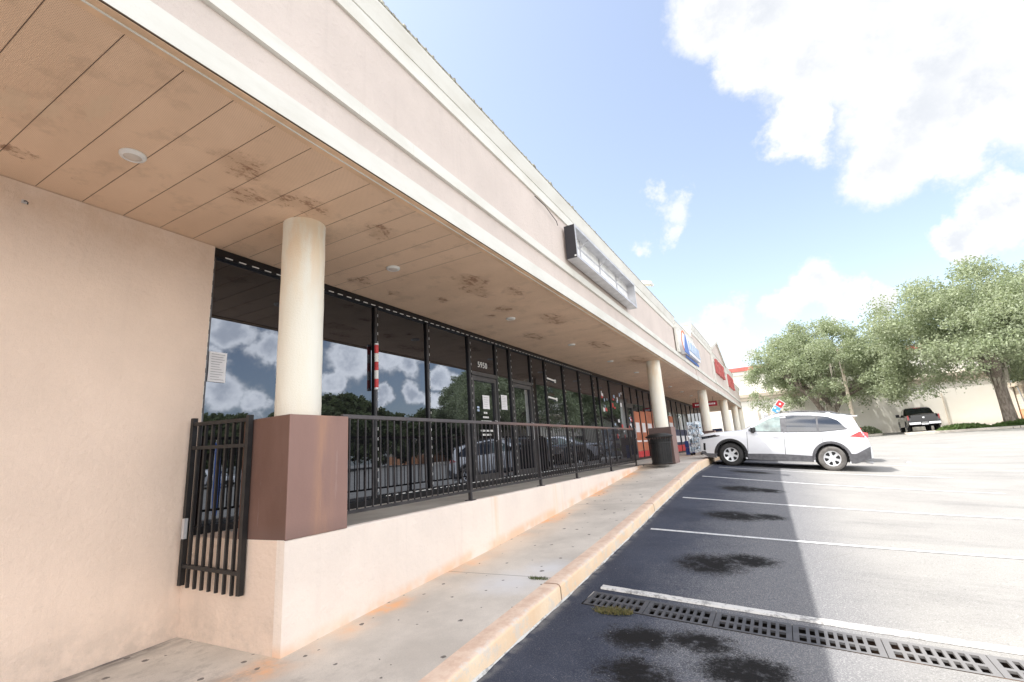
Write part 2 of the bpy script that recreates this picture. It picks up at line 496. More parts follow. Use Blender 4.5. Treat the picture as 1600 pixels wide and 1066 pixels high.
    M['red_deep'] = simple('red_sign', (.36, .02, .035), .5, 0, .15, 4)
    M['red_trim'] = simple('red_trim', (.60, .16, .13), .6, 0, .12, 1.5, wrld=True)
    M['orange'] = simple('orange_poster', (.50, .17, .09), .6, 0, .15, 1.5, wrld=True)
    M['blue'] = simple('blue_paint', (.10, .20, .52), .5, 0, .1, 4)
    M['light_blue'] = simple('light_blue', (.10, .42, .78), .5, 0, .1, 4)
    M['sky_blue'] = simple('pale_blue', (.45, .56, .72), .5, 0, .12, 4)
    M['sign_red'] = simple('faded_red', (.52, .13, .12), .6, 0, .15, 3)
    M['deep_blue'] = simple('deep_blue', (.03, .08, .30), .5, 0, .1, 4)
    M['flag_blue'] = simple('flag_blue', (.05, .20, .75), .6, 0, .3, 5)
    M['navy'] = simple('navy', (.02, .03, .09), .5, 0, .1, 4)
    M['sign_orange'] = simple('sign_orange', (.75, .22, .08), .5)
    M['sign_inner'] = simple('sign_inner', (.88, .88, .86), .5, 0, .1, 3, wrld=True)
    M['alu'] = simple('aluminium', (.60, .60, .62), .45, .4, .12, 5, wrld=True)
    M['grey_box'] = simple('sign_end', (.022, .02, .025), .5, 0, .1, 5)
    M['bottle'] = simple('bottle_plastic', (.50, .62, .72), .15, 0, .35, 30, coat=1)
    M['shrink'] = simple('shrink_wrap', (.66, .72, .78), .2, 0, .3, 14, .5, 20, coat=1)
    M['grime'] = simple('roof_grit', (.35, .34, .28), .95, 0, .5, 30, .6, 60, wrld=True)
    # far buildings
    m, t, bs = new_mat('far_wall')
    P = t.pos()
    n = t.noise(P, .35, 5, .6)
    c = t.mix(t.ramp(n, .3, .7), (.88, .84, .75), (.92, .89, .82))
    x, y, z = t.sep(P)
    c = t.mix(t.math('MULTIPLY', t.ramp(z, 1.2, .1), .35), c, (.50, .44, .36))
    set_bsdf(t, bs, c, .9, 0, t.noise(P, 20, 4), .3, .01)
    M['far_wall'] = m
    m, t, bs = new_mat('far_brick')
    P = t.pos()
    br = t.new('ShaderNodeTexBrick')
    sx, sy, sz = t.sep(P)
    cb = t.new('ShaderNodeCombineXYZ')
    t.l.new(sx, cb.inputs[0])
    t.l.new(sz, cb.inputs[1])
    t.l.new(cb.outputs[0], br.inputs['Vector'])
    br.inputs['Scale'].default_value = 1
    br.inputs['Brick Width'].default_value = .4
    br.inputs['Row Height'].default_value = .2
    br.inputs['Mortar Size'].default_value = .012
    br.inputs['Color1'].default_value = (.70, .63, .53, 1)
    br.inputs['Color2'].default_value = (.66, .59, .50, 1)
    br.inputs['Mortar'].default_value = (.52, .45, .37, 1)
    set_bsdf(t, bs, br.outputs[0], .9)
    M['far_brick'] = m
    M['far_orange'] = simple('far_orange', (.72, .36, .20), .8, 0, .12, 2, wrld=True)
    M['far_tan'] = simple('far_tan', (.60, .52, .42), .8, 0, .1, 2, wrld=True)
    # vegetation
    def leafm(nm, a, b, c3):
        m, t, bs = new_mat(nm)
        out = m.node_tree.nodes['Material Output']
        P = t.pos()
        gi = t.new('ShaderNodeNewGeometry')
        n = t.noise(P, .9, 4, .6)
        c = t.mix(t.ramp(n, .35, .65), a, b)
        c = t.mix(t.math('MULTIPLY', gi.outputs['Random Per Island'], .4), c, c3)
        t.put(bs.inputs['Base Color'], c)
        bs.inputs['Roughness'].default_value = .7
        bs.inputs['Specular IOR Level'].default_value = .25
        tr = t.new('ShaderNodeBsdfTranslucent')
        t.put(tr.inputs['Color'], t.mix(.5, c, (.30, .36, .12)))
        ms = t.new('ShaderNodeMixShader')
        ms.inputs[0].default_value = .38
        t.l.new(bs.outputs[0], ms.inputs[1])
        t.l.new(tr.outputs[0], ms.inputs[2])
        t.l.new(ms.outputs[0], out.inputs[0])
        return m
    M['leaf'] = leafm('oak_leaf', (.22, .27, .155), (.35, .395, .255), (.50, .53, .41))
    M['leaf_dark'] = leafm('dark_leaf', (.07, .095, .045), (.12, .15, .07), (.17, .19, .10))
    M['leaf_yucca'] = leafm('yucca_leaf', (.14, .19, .07), (.24, .30, .12), (.3, .36, .18))
    M['grass'] = leafm('weed_leaf', (.14, .15, .06), (.26, .22, .11), (.34, .16, .10))
    M['grass_green'] = leafm('grass_green', (.07, .13, .04), (.12, .19, .06), (.18, .24, .1))
    M['moss'] = simple('spanish_moss', (.36, .33, .27), .95, 0, .25, 5)
    m, t, bs = new_mat('bark')
    P = t.obj()
    n = t.noise(t.scalev(P, (6, 6, 1.5)), 1.6, 5, .7)
    c = t.mix(t.ramp(n, .35, .65), (.13, .105, .085), (.29, .25, .21))
    set_bsdf(t, bs, c, .95, 0, n, .8, .05)
    M['bark'] = m


build_materials()

# ------------------------------------------------------------------ object helpers
OFF = {}


def props(o, label=None, cat=None, group=None, kind=None):
    if label:
        o['label'] = label
    if cat:
        o['category'] = cat
    if group:
        o['group'] = group
    if kind:
        o['kind'] = kind
    return o


def empty(name, loc=(0, 0, 0), label=None, cat=None, group=None):
    o = bpy.data.objects.new(name, None)
    o.empty_display_size = .2
    COL.objects.link(o)
    o.location = loc
    OFF[o.name] = Vector(loc)
    return props(o, label, cat, group)


class MB:
    def __init__(self):
        self.v = []
        self.f = []
        self.m = []

    def add(self, vs, fs, mi=0):
        b = len(self.v)
        self.v += [tuple(p) for p in vs]
        self.f += [tuple(i + b for i in f) for f in fs]
        self.m += [mi] * len(fs)
        return self

    def box(self, x0, x1, y0, y1, z0, z1, mi=0):
        vs = [(x, y, z) for z in (z0, z1) for y in (y0, y1) for x in (x0, x1)]
        return self.add(vs, [(0, 2, 3, 1), (4, 5, 7, 6), (0, 1, 5, 4), (2, 6, 7, 3), (0, 4, 6, 2), (1, 3, 7, 5)], mi)

    def obox(self, mat, sx, sy, sz, mi=0):
        vs = [mat @ Vector((x * sx / 2, y * sy / 2, z * sz / 2)) for z in (-1, 1) for y in (-1, 1) for x in (-1, 1)]
        return self.add(vs, [(0, 2, 3, 1), (4, 5, 7, 6), (0, 1, 5, 4), (2, 6, 7, 3), (0, 4, 6, 2), (1, 3, 7, 5)], mi)

    def bar(self, a, b, w, h=None, mi=0):
        a, b = Vector(a), Vector(b)
        d = (b - a)
        L = d.length
        q = d.to_track_quat('Z', 'Y')
        return self.obox(Matrix.Translation((a + b) / 2) @ q.to_matrix().to_4x4(), w, h or w, L, mi)

    def tube(self, pts, rad, n=8, mi=0, cap=True):
        pts = [Vector(p) for p in pts]
        if not hasattr(rad, '__len__'):
            rad = [rad] * len(pts)
        rings = []
        up = Vector((0, 0, 1))
        for i, p in enumerate(pts):
            d = (pts[min(i + 1, len(pts) - 1)] - pts[max(i - 1, 0)]).normalized()
            ref = up if abs(d.z) < .95 else Vector((1, 0, 0))
            a = d.cross(ref).normalized()
            b = d.cross(a).normalized()
            rings.append([p + (a * math.cos(2 * math.pi * k / n) + b * math.sin(2 * math.pi * k / n)) * rad[i] for k in range(n)])
        vs = [q for r in rings for q in r]
        fs = []
        for i in range(len(pts) - 1):
            for k in range(n):
                fs.append((i * n + k, i * n + (k + 1) % n, (i + 1) * n + (k + 1) % n, (i + 1) * n + k))
        if cap:
            fs.append(tuple(range(n)))
            fs.append(tuple((len(pts) - 1) * n + k for k in reversed(range(n))))
        return self.add(vs, fs, mi)

    def lathe(self, prof, c=(0, 0, 0), n=32, axis='z', mi=0):
        """prof: (r, h) list"""
        vs = []
        for r, h in prof:
            for k in range(n):
                a = 2 * math.pi * k / n
                p = (r * math.cos(a), r * math.sin(a), h)
                if axis == 'y':
                    p = (p[0], h, p[1])
                elif axis == 'x':
                    p = (h, p[0], p[1])
                vs.append((p[0] + c[0], p[1] + c[1], p[2] + c[2]))
        fs = []
        for i in range(len(prof) - 1):
            for k in range(n):
                fs.append((i * n + k, i * n + (k + 1) % n, (i + 1) * n + (k + 1) % n, (i + 1) * n + k))
        return self.add(vs, fs, mi)

    def prism(self, poly, lo, hi, axis='z', mi=0):
        """poly 2D list; extruded along axis from lo to hi"""
        def p3(p, h):
            if axis == 'z':
                return (p[0], p[1], h)
            if axis == 'y':
                return (p[0], h, p[1])
            return (h, p[0], p[1])
        n = len(poly)
        vs = [p3(p, lo) for p in poly] + [p3(p, hi) for p in poly]
        fs = [tuple(range(n)), tuple(range(2 * n - 1, n - 1, -1))]
        for i in range(n):
            j = (i + 1) % n
            fs.append((i, j, n + j, n + i))
        return self.add(vs, fs, mi)

    def quad(self, a, b, c, d, mi=0):
        return self.add([a, b, c, d], [(0, 1, 2, 3)], mi)

    def build(self, name, mat, parent=None, smooth=False, bevel=0, local=False, angle=35):
        me = bpy.data.meshes.new(name)
        o = bpy.data.objects.new(name, me)
        COL.objects.link(o)
        off = Vector((0, 0, 0))
        if parent is not None:
            o.parent = parent
            off = OFF.get(parent.name, off)
        OFF[o.name] = off
        vs = self.v if local else [(p[0] - off.x, p[1] - off.y, p[2] - off.z) for p in self.v]
        me.from_pydata(vs, [], self.f)
        mats = mat if isinstance(mat, (list, tuple)) else [mat]
        for m in mats:
            me.materials.append(m)
        if len(mats) > 1:
            me.polygons.foreach_set('material_index', self.m)
        bm = bmesh.new()
        bm.from_mesh(me)
        bmesh.ops.recalc_face_normals(bm, faces=bm.faces)
        bm.to_mesh(me)
        bm.free()
        if smooth:
            me.polygons.foreach_set('use_smooth', [True] * len(me.polygons))
            try:
                me.set_sharp_from_angle(angle=R(angle))
            except Exception:
                pass
        if bevel:
            b = o.modifiers.new('bevel', 'BEVEL')
            b.width = bevel
            b.segments = 2
            b.limit_method = 'ANGLE'
        me.update()
        return o


def rebase(o):
    """move the origin of a top-level mesh to the foot of its bounds"""
    me = o.data
    n = len(me.vertices)
    a = np.empty(n * 3)
    me.vertices.foreach_get('co', a)
    a = a.reshape(-1, 3)
    lo, hi = a.min(0), a.max(0)
    c = np.array([(lo[0] + hi[0]) / 2, (lo[1] + hi[1]) / 2, lo[2]])
    a -= c
    me.vertices.foreach_set('co', a.ravel())
    me.update()
    o.location = tuple(c)
    return o


def copy_tree(o, parent=None):
    c = o.copy()
    COL.objects.link(c)
    c.parent = parent
    if parent is not None:
        c.matrix_parent_inverse = o.matrix_parent_inverse.copy()
    for ch in o.children:
        copy_tree(ch, c)
    return c


def text_mesh(txt, size, mat, name, parent, mtx, extrude=.003, spacing=1.0):
    cu = bpy.data.curves.new(name, 'FONT')
    cu.body = txt
    cu.size = size
    cu.extrude = extrude
    cu.space_character = spacing
    cu.align_x = 'CENTER'
    cu.align_y = 'CENTER'
    cu.materials.append(mat)
    o = bpy.data.objects.new(name, cu)
    COL.objects.link(o)
    o.matrix_world = mtx
    bpy.context.view_layer.update()
    me = bpy.data.meshes.new_from_object(o)
    me.transform(Matrix.Translation(-OFF[parent.name]) @ mtx)
    bpy.data.objects.remove(o)
    o = bpy.data.objects.new(name, me)
    COL.objects.link(o)
    o.parent = parent
    return o


# orientation: text that faces +X and reads along +Y (up = Z)
FACE_X = Matrix(((0, 0, 1, 0), (1, 0, 0, 0), (0, 1, 0, 0), (0, 0, 0, 1)))

# ------------------------------------------------------------------ GROUND with the trench left open
DX0, DX1 = -2.0, 4.2
SK = -.085


def drain_y(x, Y):
    fade = max(0.0, 1 - abs(Y - 4.95) / 2.2)
    return Y + SK * (min(max(x, -2.2), 5) + 2.0) * fade


def build_ground():
    xs = [-80, -50, -30, -15, -8, -5, -3.5, -2.6, -2.2, DX0]
    x = DX0
    while x < 10:
        x += .31
        xs.append(DX1 if abs(x - DX1) < .05 else x)
    xs += [12, 15, 19, 24, 30, 40, 60, 90, 150, 260]
    ys = [-120, -60, -30, -15, -6, -2, 0, 1.5, 2.5, 3.2, 3.8, 4.3, 4.62, 4.76, 5.12, 5.3, 5.7, 6.2]
    y = 6.2
    while y < 20:
        y += .45
        ys.append(y)
    ys += [21, 23, 25, 28, 31, 35, 39, 43, 47, 52, 57, 62, 70, 90, 130, 200, 320]
    mb = MB()
    nx = len(xs)
    vs = []
    for Y in ys:
        for x in xs:
            yy = drain_y(x, Y)
            vs.append((x, yy, ground_z(x, yy)))
    fs = []
    for j in range(len(ys) - 1):
        for i in range(nx - 1):
            if ys[j] == 4.76 and xs[i] >= DX0 - .01 and xs[i + 1] <= DX1 + .01:
                continue
            a = j * nx + i
            fs.append((a, a + 1, a + nx + 1, a + nx))
    mb.add(vs, fs)
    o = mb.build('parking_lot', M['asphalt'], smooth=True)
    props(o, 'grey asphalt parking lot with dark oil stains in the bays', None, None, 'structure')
    # trench below
    tr = MB()
    n = 20
    x = DX0
    row = []
    for i in range(n + 1):
        x = DX0 + (DX1 - DX0) * i / n
        y0, y1 = drain_y(x, 4.76), drain_y(x, 5.12)
        row.append((x, y0, y1, ground_z(x, (y0 + y1) / 2)))
    vs = []
    for x, y0, y1, z in row:
        vs += [(x, y0, z - .002), (x, y0 + .002, z - .13), (x, y1 - .002, z - .13), (x, y1, z - .002)]
    fs = []
    for i in range(n):
        for k in range(3):
            fs.append((i * 4 + k, i * 4 + k + 1, (i + 1) * 4 + k + 1, (i + 1) * 4 + k))
    fs += [(0, 1, 2, 3), tuple(n * 4 + k for k in range(4))]
    tr.add(vs, fs)
    o = tr.build('drain_channel', M['silt'])
    props(o, None, None, None, 'structure')


build_ground()


def strip_on_ground(name, x0, x1, yfun, w, lift, mat, n=24, gaps=None):
    mb = MB()
    vs = []
    for i in range(n + 1):
        x = x0 + (x1 - x0) * i / n
        y = yfun(x)
        for s in (-.5, .5):
            yy = y + s * w
            vs.append((x, yy, ground_z(x, yy) + lift))
    fs = [(i * 2, i * 2 + 2, i * 2 + 3, i * 2 + 1) for i in range(n)]
    mb.add(vs, fs)
    return mb.build(name, mat)


k = 0
for y0, x0, x1 in ((7.80, -2.02, 3.4), (10.37, -1.97, 3.6), (13.33, -1.98, 3.6), (16.2, -1.9, 3.5), (19.3, -1.9, 3.5), (22.4, -1.9, 3.5), (2.1, -1.9, 3.2)):
    o = strip_on_ground('parking_stripe', x0, x1, lambda x, y0=y0: y0, .08, .006, M['paint'])
    o['kind'] = 'structure'
# concrete collar beside the drain, chipped and painted
mb = MB()
vs = []
n = 60
for i in range(n + 1):
    x = -1.95 + 6.1 * i / n
    y = drain_y(x, 5.25)
    j = .012 * mnoise.noise(Vector((x * 7, 0, 3)))
    for s, dz in ((-.055, .004), (-.045 + j, .018), (.035 + j, .018), (.05 + j * 2, .004)):
        yy = y + s
        vs.append((x, yy, ground_z(x, yy) + dz))
fs = [(i * 4 + q, i * 4 + q + 4, i * 4 + q + 5, i * 4 + q + 1) for i in range(n) for q in range(3)]
mb.add(vs, fs)
o = mb.build('drain_collar', M['collar'], smooth=True)
props(o, None, None, None, 'structure')


# drain grates
def make_grate(x0, x1):
    L = x1 - x0
    mb = MB()
    th = .018
    rows = [(4.765, 4.80), (4.915, 4.955), (5.075, 5.115)]

    def P(x, Y, dz):
        y = drain_y(x, Y)
        return (x, y, ground_z(x, y) + .004 + dz)

    def blk(xa, xb, Ya, Yb):
        vs = [P(x, Y, dz) for dz in (-th, 0) for Y in (Ya, Yb) for x in (xa, xb)]
        mb.add(vs, [(0, 2, 3, 1), (4, 5, 7, 6), (0, 1, 5, 4), (2, 6, 7, 3), (0, 4, 6, 2), (1, 3, 7, 5)])
    m = .045
    cell = (L - 2 * m) / 8
    for a, b in rows:
        blk(x0 + .003, x1 - .003, a, b)
    for a, b in ((4.80, 4.915), (4.955, 5.075)):
        blk(x0 + .003, x0 + m, a, b)
        blk(x1 - m, x1 - .003, a, b)
        for i in range(1, 8):
            c = x0 + m + cell * i
            blk(c - cell * .2, c + cell * .2, a, b)
    return mb.build('drain_grate', M['grate'])


gx = [-1.99, -1.40, -.80, -.21, .38, .97, 1.56, 2.15]
glab = ['cast iron drain grate nearest the kerb, dark and in full shade', 'second drain grate from the kerb, in shade', 'third drain grate from the kerb, in shade',
        'fourth drain grate from the kerb, crossed by the edge of the building shadow', 'first fully sunlit drain grate, fifth from the kerb with rusty silt in its slots',
        'sunlit drain grate beside the right edge of the photo, sixth from the kerb', 'sunlit drain grate farthest from the kerb, seventh in the row']
for i in range(7):
    o = make_grate(gx[i], gx[i + 1])
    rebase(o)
    props(o, glab[i], 'drain grate', 'cast iron grates over the trench drain')

# ------------------------------------------------------------------ PAVEMENT, KERB, TERRACE
XE = -3.70      # face of the low wall
XW = -5.17      # side wall face
XG = -5.24      # glass plane
Y0 = 2.72       # corner


def ysteps(a, b, step=.35):
    n = max(1, int((b - a) / step))
    return [a + (b - a) * i / n for i in range(n + 1)]


mb = MB()


def walk_strip(x0, x1, ya, yb):
    ys = ysteps(ya, yb)
    xs = [x0, (x0 + x1) / 2, x1]
    vs = [(x, y, walk_z(y)) for y in ys for x in xs]
    fs = []
    for j in range(len(ys) - 1):
        for i in range(2):
            a = j * 3 + i
            fs.append((a, a + 1, a + 4, a + 3))
    mb.add(vs, fs)


walk_strip(XW - .1, -2.375, -5, Y0 + .02)
walk_strip(XE - .02, -2.375, Y0 + .02, 14.6)
walk_strip(-5.9, -2.375, 14.6, 47)
o = mb.build('sidewalk', M['walk'])
props(o, 'concrete walk sloping up beside the low wall', None, None, 'structure')

mb = MB()
mb.box(-5.9, XE - .10, Y0 + .35, 14.6, -.15, -.004)
o = mb.build('terrace_floor', M['terrace'])
props(o, None, None, None, 'structure')

# kerb with worn rounded edge
ys = ysteps(-5, 47, .16)
vs = []
for y in ys:
    zt = walk_z(y)
    xo = -2.20 - .12 * max(0, min(1, (y - 14) / 5))
    j = .006 * mnoise.noise(Vector((0, y * 3, 1))) + .004 * mnoise.noise(Vector((0, y * 13, 5)))
    xo += j
    gz = ground_z(-2.19, y) - .06
    prof = [(-2.38, zt + .002), (-2.30, zt + .004), (xo - .035, zt + .003 + j * .5), (xo - .012, zt - .008), (xo, zt - .028), (xo + .008, gz)]
    vs += [(px, y, pz) for px, pz in prof]
fs = []
for i in range(len(ys) - 1):
    for q in range(5):
        fs.append((i * 6 + q, i * 6 + q + 1, (i + 1) * 6 + q + 1, (i + 1) * 6 + q))
mb = MB().add(vs, fs)
o = mb.build('kerb', M['kerb'], smooth=True, angle=60)
props(o, 'concrete kerb with faded orange yellow paint', None, None, 'structure')
# mortar fillet where asphalt meets the kerb
vs = []
ys = ysteps(-5, 16, .12)
for y in ys:
    j = .010 * mnoise.noise(Vector((9, y * 5, 1))) + .01 * mnoise.noise(Vector((9, y * 17, 1)))
    g = ground_z(-2.19, y)
    xo = -2.20 - .12 * max(0, min(1, (y - 14) / 5))
    vs += [(xo - .0, y, g + .018 + j), (xo + .018 + j * 1.5, y, g + .006)]
fs = [(i * 2, i * 2 + 1, i * 2 + 3, i * 2 + 2) for i in range(len(ys) - 1)]
mb = MB().add(vs, fs)
o = mb.build('kerb_joint', M['collar'])
o['kind'] = 'structure'

# low retaining wall
lw = empty('retaining_wall', (XE, Y0, -.9), 'pale stucco low wall that shrinks as the ramp climbs beside it', 'wall')
mb = MB()
ys = ysteps(Y0, 14.3, .5)
vs = []
for y in ys:
    zb = walk_z(y) - .1
    vs += [(XE, y, zb), (XE, y, -.012), (XE - .012, y, 0), (XE - .1, y, 0), (XE - .1, y, zb)]
fs = []
for i in range(len(ys) - 1):
    for q in range(4):
        fs.append((i * 5 + q, i * 5 + q + 1, (i + 1) * 5 + q + 1, (i + 1) * 5 + q))
e = (len(ys) - 1) * 5
fs += [tuple(range(5)), tuple(e + q for q in range(5))]
mb.add(vs, fs)
mb.build('wall_face', M['stucco_low'], lw)
mb = MB()
mb.box(XW - .05, XE - .101, Y0 + .002, Y0 + .35, -1.05, -.001)
mb.build('end_wall', M['stucco_tan'], lw)

# ------------------------------------------------------------------ SHOPPING CENTRE BUILDING
bld = empty('shopping_centre', (-5.2, 0, -1), 'long beige stucco shopping centre with covered walkway, dark shopfronts and white trim', 'building')
YE = 46.2
mb = MB()
mb.box(-5.6, XW, -8, Y0 + .06, -1.2, 3.035)
mb.build('side_wall', M['stucco_tan'], bld)
mb = MB()
mb.box(-26, -5.45, Y0 + .3, 40.0, -.2, 3.03)
mb.build('inner_wall', M['dark'], bld)
mb = MB()
mb.box(-26, -3.3, -8, YE - .3, 3.25, 4.35)
mb.build('roof', M['grime'], bld)
# soffit
XF = -2.75
mb = MB()
mb.box(-5.7, XF - .13, -8, YE, 3.04, 3.10)
mb.build('soffit', M['soffit'], bld)
mb = MB()
y = .65 - .315 * 26
while y < 5.0:
    hw = .0018 if y < 2.0 else (.0012 if y < 3.3 else .0005)
    mb.box(-5.16, XF - .131, y - hw, y + hw, 3.0378, 3.0405)
    y += .315
mb.build('soffit_seam', M['seam'], bld)
mb = MB()
mb.box(XF - .129, XF - .012, -8, YE, 3.028, 3.07)
mb.build('soffit_edge_board', M['trim_tan'], bld)
mb = MB()
mb.box(XF - .068, XF - .060, -8, YE, 3.018, 3.0275)
mb.build('soffit_bead', M['trim'], bld)  # pale colour paints a highlight line along the edge board
mb = MB()
mb.box(XF - .0118, XF - .001, -8, YE, 3.034, 3.0398)
mb.box(XF - .1335, XF - .1295, -8, YE, 3.034, 3.0385)
mb.build('soffit_gap', M['seam'], bld)


def fascia(ya, yb, top, xf, stone='stucco_pale', lower=True):
    """returns list of MB for white trim and stucco between ya and yb"""
    st, tw, gr = MB(), MB(), MB()
    st.box(xf - .28, xf - .035, ya, yb, 3.06, top - .05)
    if lower:
        tw.box(xf - .036, xf, ya, yb, 3.04, 3.235)
        # middle band, flat top and drip edge below
        tw.box(xf - .036, xf + .004, ya, yb, 3.525, 3.655)
    # cornice: two steps under the coping
    tw.box(xf - .036, xf - .006, ya, yb, top - .39, top - .22)
    tw.prism([(xf - .036, top - .219), (xf + .004, top - .219), (xf + .055, top - .03), (xf + .055, top), (xf - .30, top), (xf - .30, top - .03), (xf - .036, top - .03)], ya, yb, 'y')
    gr.box(xf - .31, xf + .062, ya, yb, top + .001, top + .022)
    return st, tw, gr


segs = [(-8, 17.3, 4.90, XF), (17.3, 21.3, 4.80, XF), (21.3, 27.8, 5.52, XF + .03), (27.8, 35.0, 5.2, XF + .06), (35.0, 40.8, 5.42, XF + .03), (40.8, YE, 4.78, XF)]
ST, TW, GR = MB(), MB(), MB()
for a, b, tp, xf in segs:
    for dst, src in zip((ST, TW, GR), fascia(a, b, tp, xf)):
        dst.add(src.v, src.f)
ST.build('parapet', M['stucco_pale'], bld)
TW.build('cornice', M['trim'], bld)
GR.build('coping', M['grime'], bld)
# pilasters at segment joints
for yy, z1 in ((17.3, 4.55), (27.8, 5.4), (35.0, 5.4)):
    mb = MB()
    mb.box(XF + .001, XF + .07, yy - .16, yy + .16, 3.66, z1)
    mb.build('pilaster', M['trim'], bld)
# gable
gx_ = XF + .06
mb = MB()
mb.prism([(27.9, 5.15), (34.9, 5.15), (34.9, 5.35), (31.2, 6.35), (27.9, 5.5)], gx_ - .28, gx_ - .03, 'x')
mb.build('gable', M['stucco_pale'], bld)
mb = MB()
for a, b in (((27.7, 5.45), (31.2, 6.42)), ((31.2, 6.42), (35.1, 5.35))):
    a3, b3 = Vector((gx_, a[0], a[1])), Vector((gx_, b[0], b[1]))
    mb.bar(a3, b3, .14, .16)
mb.build('gable_trim', M['trim'], bld)
# end return of the canopy
mb = MB()
mb.box(-6.0, XF - .3, YE - .28, YE, 3.06, 4.7)
mb.build('end_parapet', M['stucco_pale'], bld)
# dirty rubble line on the roof edge near the camera
mb = MB()
r2 = random.Random(3)
for i in range(900):
    y = r2.uniform(0, 17)
    if r2.random() > .35 + .5 * mnoise.noise(Vector((y * .9, 0, 0))):
        s = r2.uniform(.008, .028)
        x = r2.uniform(-2.80, -2.70)
        mb.box(x, x + s, y, y + s * 1.6, 4.9 + .015, 4.9 + .02 + s * r2.uniform(.5, 1.3))
mb.build('roof_gravel', M['grime'], bld)['kind'] = 'stuff'


# columns
def column(cx, cy, zb, k=1):
    mb = MB()
    prof = [(.205, 1.03)]
    nz = 14
    prof = [(.205 + .0015 * math.sin(i * 1.7), 1.03 + (2.96 - 1.03) * i / nz) for i in range(nz + 1)]
    prof += [(.2055, 2.962), (.199, 2.966), (.199, 2.972), (.2055, 2.976), (.206, 3.045)]
    mb.lathe([(r * k, h) for r, h in prof], (cx, cy, 0), 48)
    c = mb.build('column', M['column'], bld, smooth=True, angle=60)
    mb = MB()
    mb.box(cx - .325, cx + .325, cy - .325, cy + .325, zb, 1.03)
    mb.build('pedestal', M['pedestal'], c, bevel=.008)
    return c


column(-4.02, Y0 + .325, -.004)
for xx, yy, rr_ in ((-3.12, 14.75, 1), (-3.22, 25.6, 1.05), (-3.04, 33.6, 1.15), (-2.98, 40.6, 1.15), (-2.96, 45.4, 1.15)):
    column(xx, yy, -.002, rr_)

# ------------------------------------------------------------------ SHOPFRONT
mull = [2.80, 5.27, 6.52, 7.83, 8.86, 9.49, 10.54, 11.38, 12.60, 13.83, 15.06, 15.66, 16.85, 18.66, 19.68, 20.72, 21.70, 22.9, 24.1, 25.3, 26.6, 27.93, 29.49, 31.0, 32.6, 34.3, 35.9, 37.5, 39.0, 40.0]
mb = MB()
mb.box(-5.40, -5.195, Y0 + .062, 40.0, 2.93, 3.036)
mb.build('window_header', M['frame'], bld)
mb = MB()
mb.box(-5.40, -5.19, Y0 + .062, 40.0, -.01, .075)
mb.build('window_sill', M['frame'], bld)
for i, y in enumerate(mull):
    mb = MB()
    w = .045 if i not in (3, 5) else .06
    mb.box(-5.36, -5.212, y - w * .72, y + w * .45, .076, 2.929)
    mo = mb.build('mullion', M['frame'], bld)
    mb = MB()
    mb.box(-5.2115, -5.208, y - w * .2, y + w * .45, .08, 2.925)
    mb.build('mullion_face', M['frame_lit'], mo)  # thin strip coloured as the lit front of the mullion
door_bays = {3: 1, 5: 1, 13: 1}
r2 = random.Random(11)
for i in range(len(mull) - 1):
    a, b = mull[i] + .03, mull[i + 1] - .047
    z0, z1 = .08, 2.925
    if i in door_bays:
        # transom light over a framed door
        mb = MB()
        mb.box(-5.30, XG, a, b, 2.24, z1)
        mb.build('window', M['glass'], bld)
        mb = MB()
        mb.box(-5.32, -5.19, a, b, 2.16, 2.235)
        mb.box(-5.30, -5.205, a + .012, a + .085, .02, 2.15)
        mb.box(-5.30, -5.205, b - .085, b - .012, .02, 2.15)
        mb.box(-5.30, -5.205, a + .086, b - .086, 2.06, 2.15)
        mb.box(-5.30, -5.205, a + .086, b - .086, .02, .22)
        dr = mb.build('door', M['door_frame'], bld)
        mb = MB()
        mb.box(-5.27, -5.245, a + .08, b - .08, .21, 2.07)
        mb.build('pane', M['glass'], dr)
        mb = MB()
        hy = b - .14
        mb.tube([(-5.205, hy, .85), (-5.15, hy, .87), (-5.15, hy, 1.25), (-5.205, hy, 1.27)], .012, 8)
        mb.build('handle', M['alu'], dr, smooth=True)
        continue
    mb = MB()
    dx = r2.uniform(-.003, .003)
    mb.add([(XG + dx, a, z0), (XG - dx, b, z0), (XG - dx, b, z1), (XG + dx, a, z1),
            (-5.30, a, z0), (-5.30, b, z0), (-5.30, b, z1), (-5.30, a, z1)],
           [(0, 1, 2, 3), (4, 7, 6, 5), (0, 4, 5, 1), (1, 5, 6, 2), (2, 6, 7, 3), (3, 7, 4, 0)])
    mb.build('window', M['glass'], bld)

# wiring conduit / bracket on the side wall
wb = empty('wall_bracket', (XW, 1.23, 2.87), 'small metal bracket with loose wire screwed high on the side wall', 'bracket')
mb = MB()
mb.box(XW + .001, XW + .006, 1.215, 1.25, 2.855, 2.885)
mb.build('plate', M['alu'], wb)
mb = MB()
mb.tube([(XW + .006, 1.23, 2.875), (XW + .03, 1.235, 2.87), (XW + .045, 1.245, 2.855), (XW + .02, 1.25, 2.85)], .004, 6)
mb.build('wire', M['dark'], wb)

# rope lights: dashed white runs along the header and down the mullions
def dashes(name, pts_list, dash, gap, label, group, wd=.011):
    root = empty(name, pts_list[0][0], label, 'rope light', group)
    a, b = Vector(pts_list[0][0]), Vector(pts_list[0][1])
    L = (b - a).length
    d = (b - a).normalized()
    cb = MB()
    cb.tube([a, b], .0045, 6)
    cb.build('cable', M['dark'], root)
    s = gap
    mb = MB()
    mb.bar(a + d * s + Vector((.004, 0, 0)), a + d * (s + dash) + Vector((.004, 0, 0)), wd, wd)
    b0 = mb.build('lit_segment', M['white'], root)
    s += dash + gap
    while s + dash < L:
        c = b0.copy()
        COL.objects.link(c)
        c.parent = root
        c.location = d * (s - gap)
        s += dash + gap


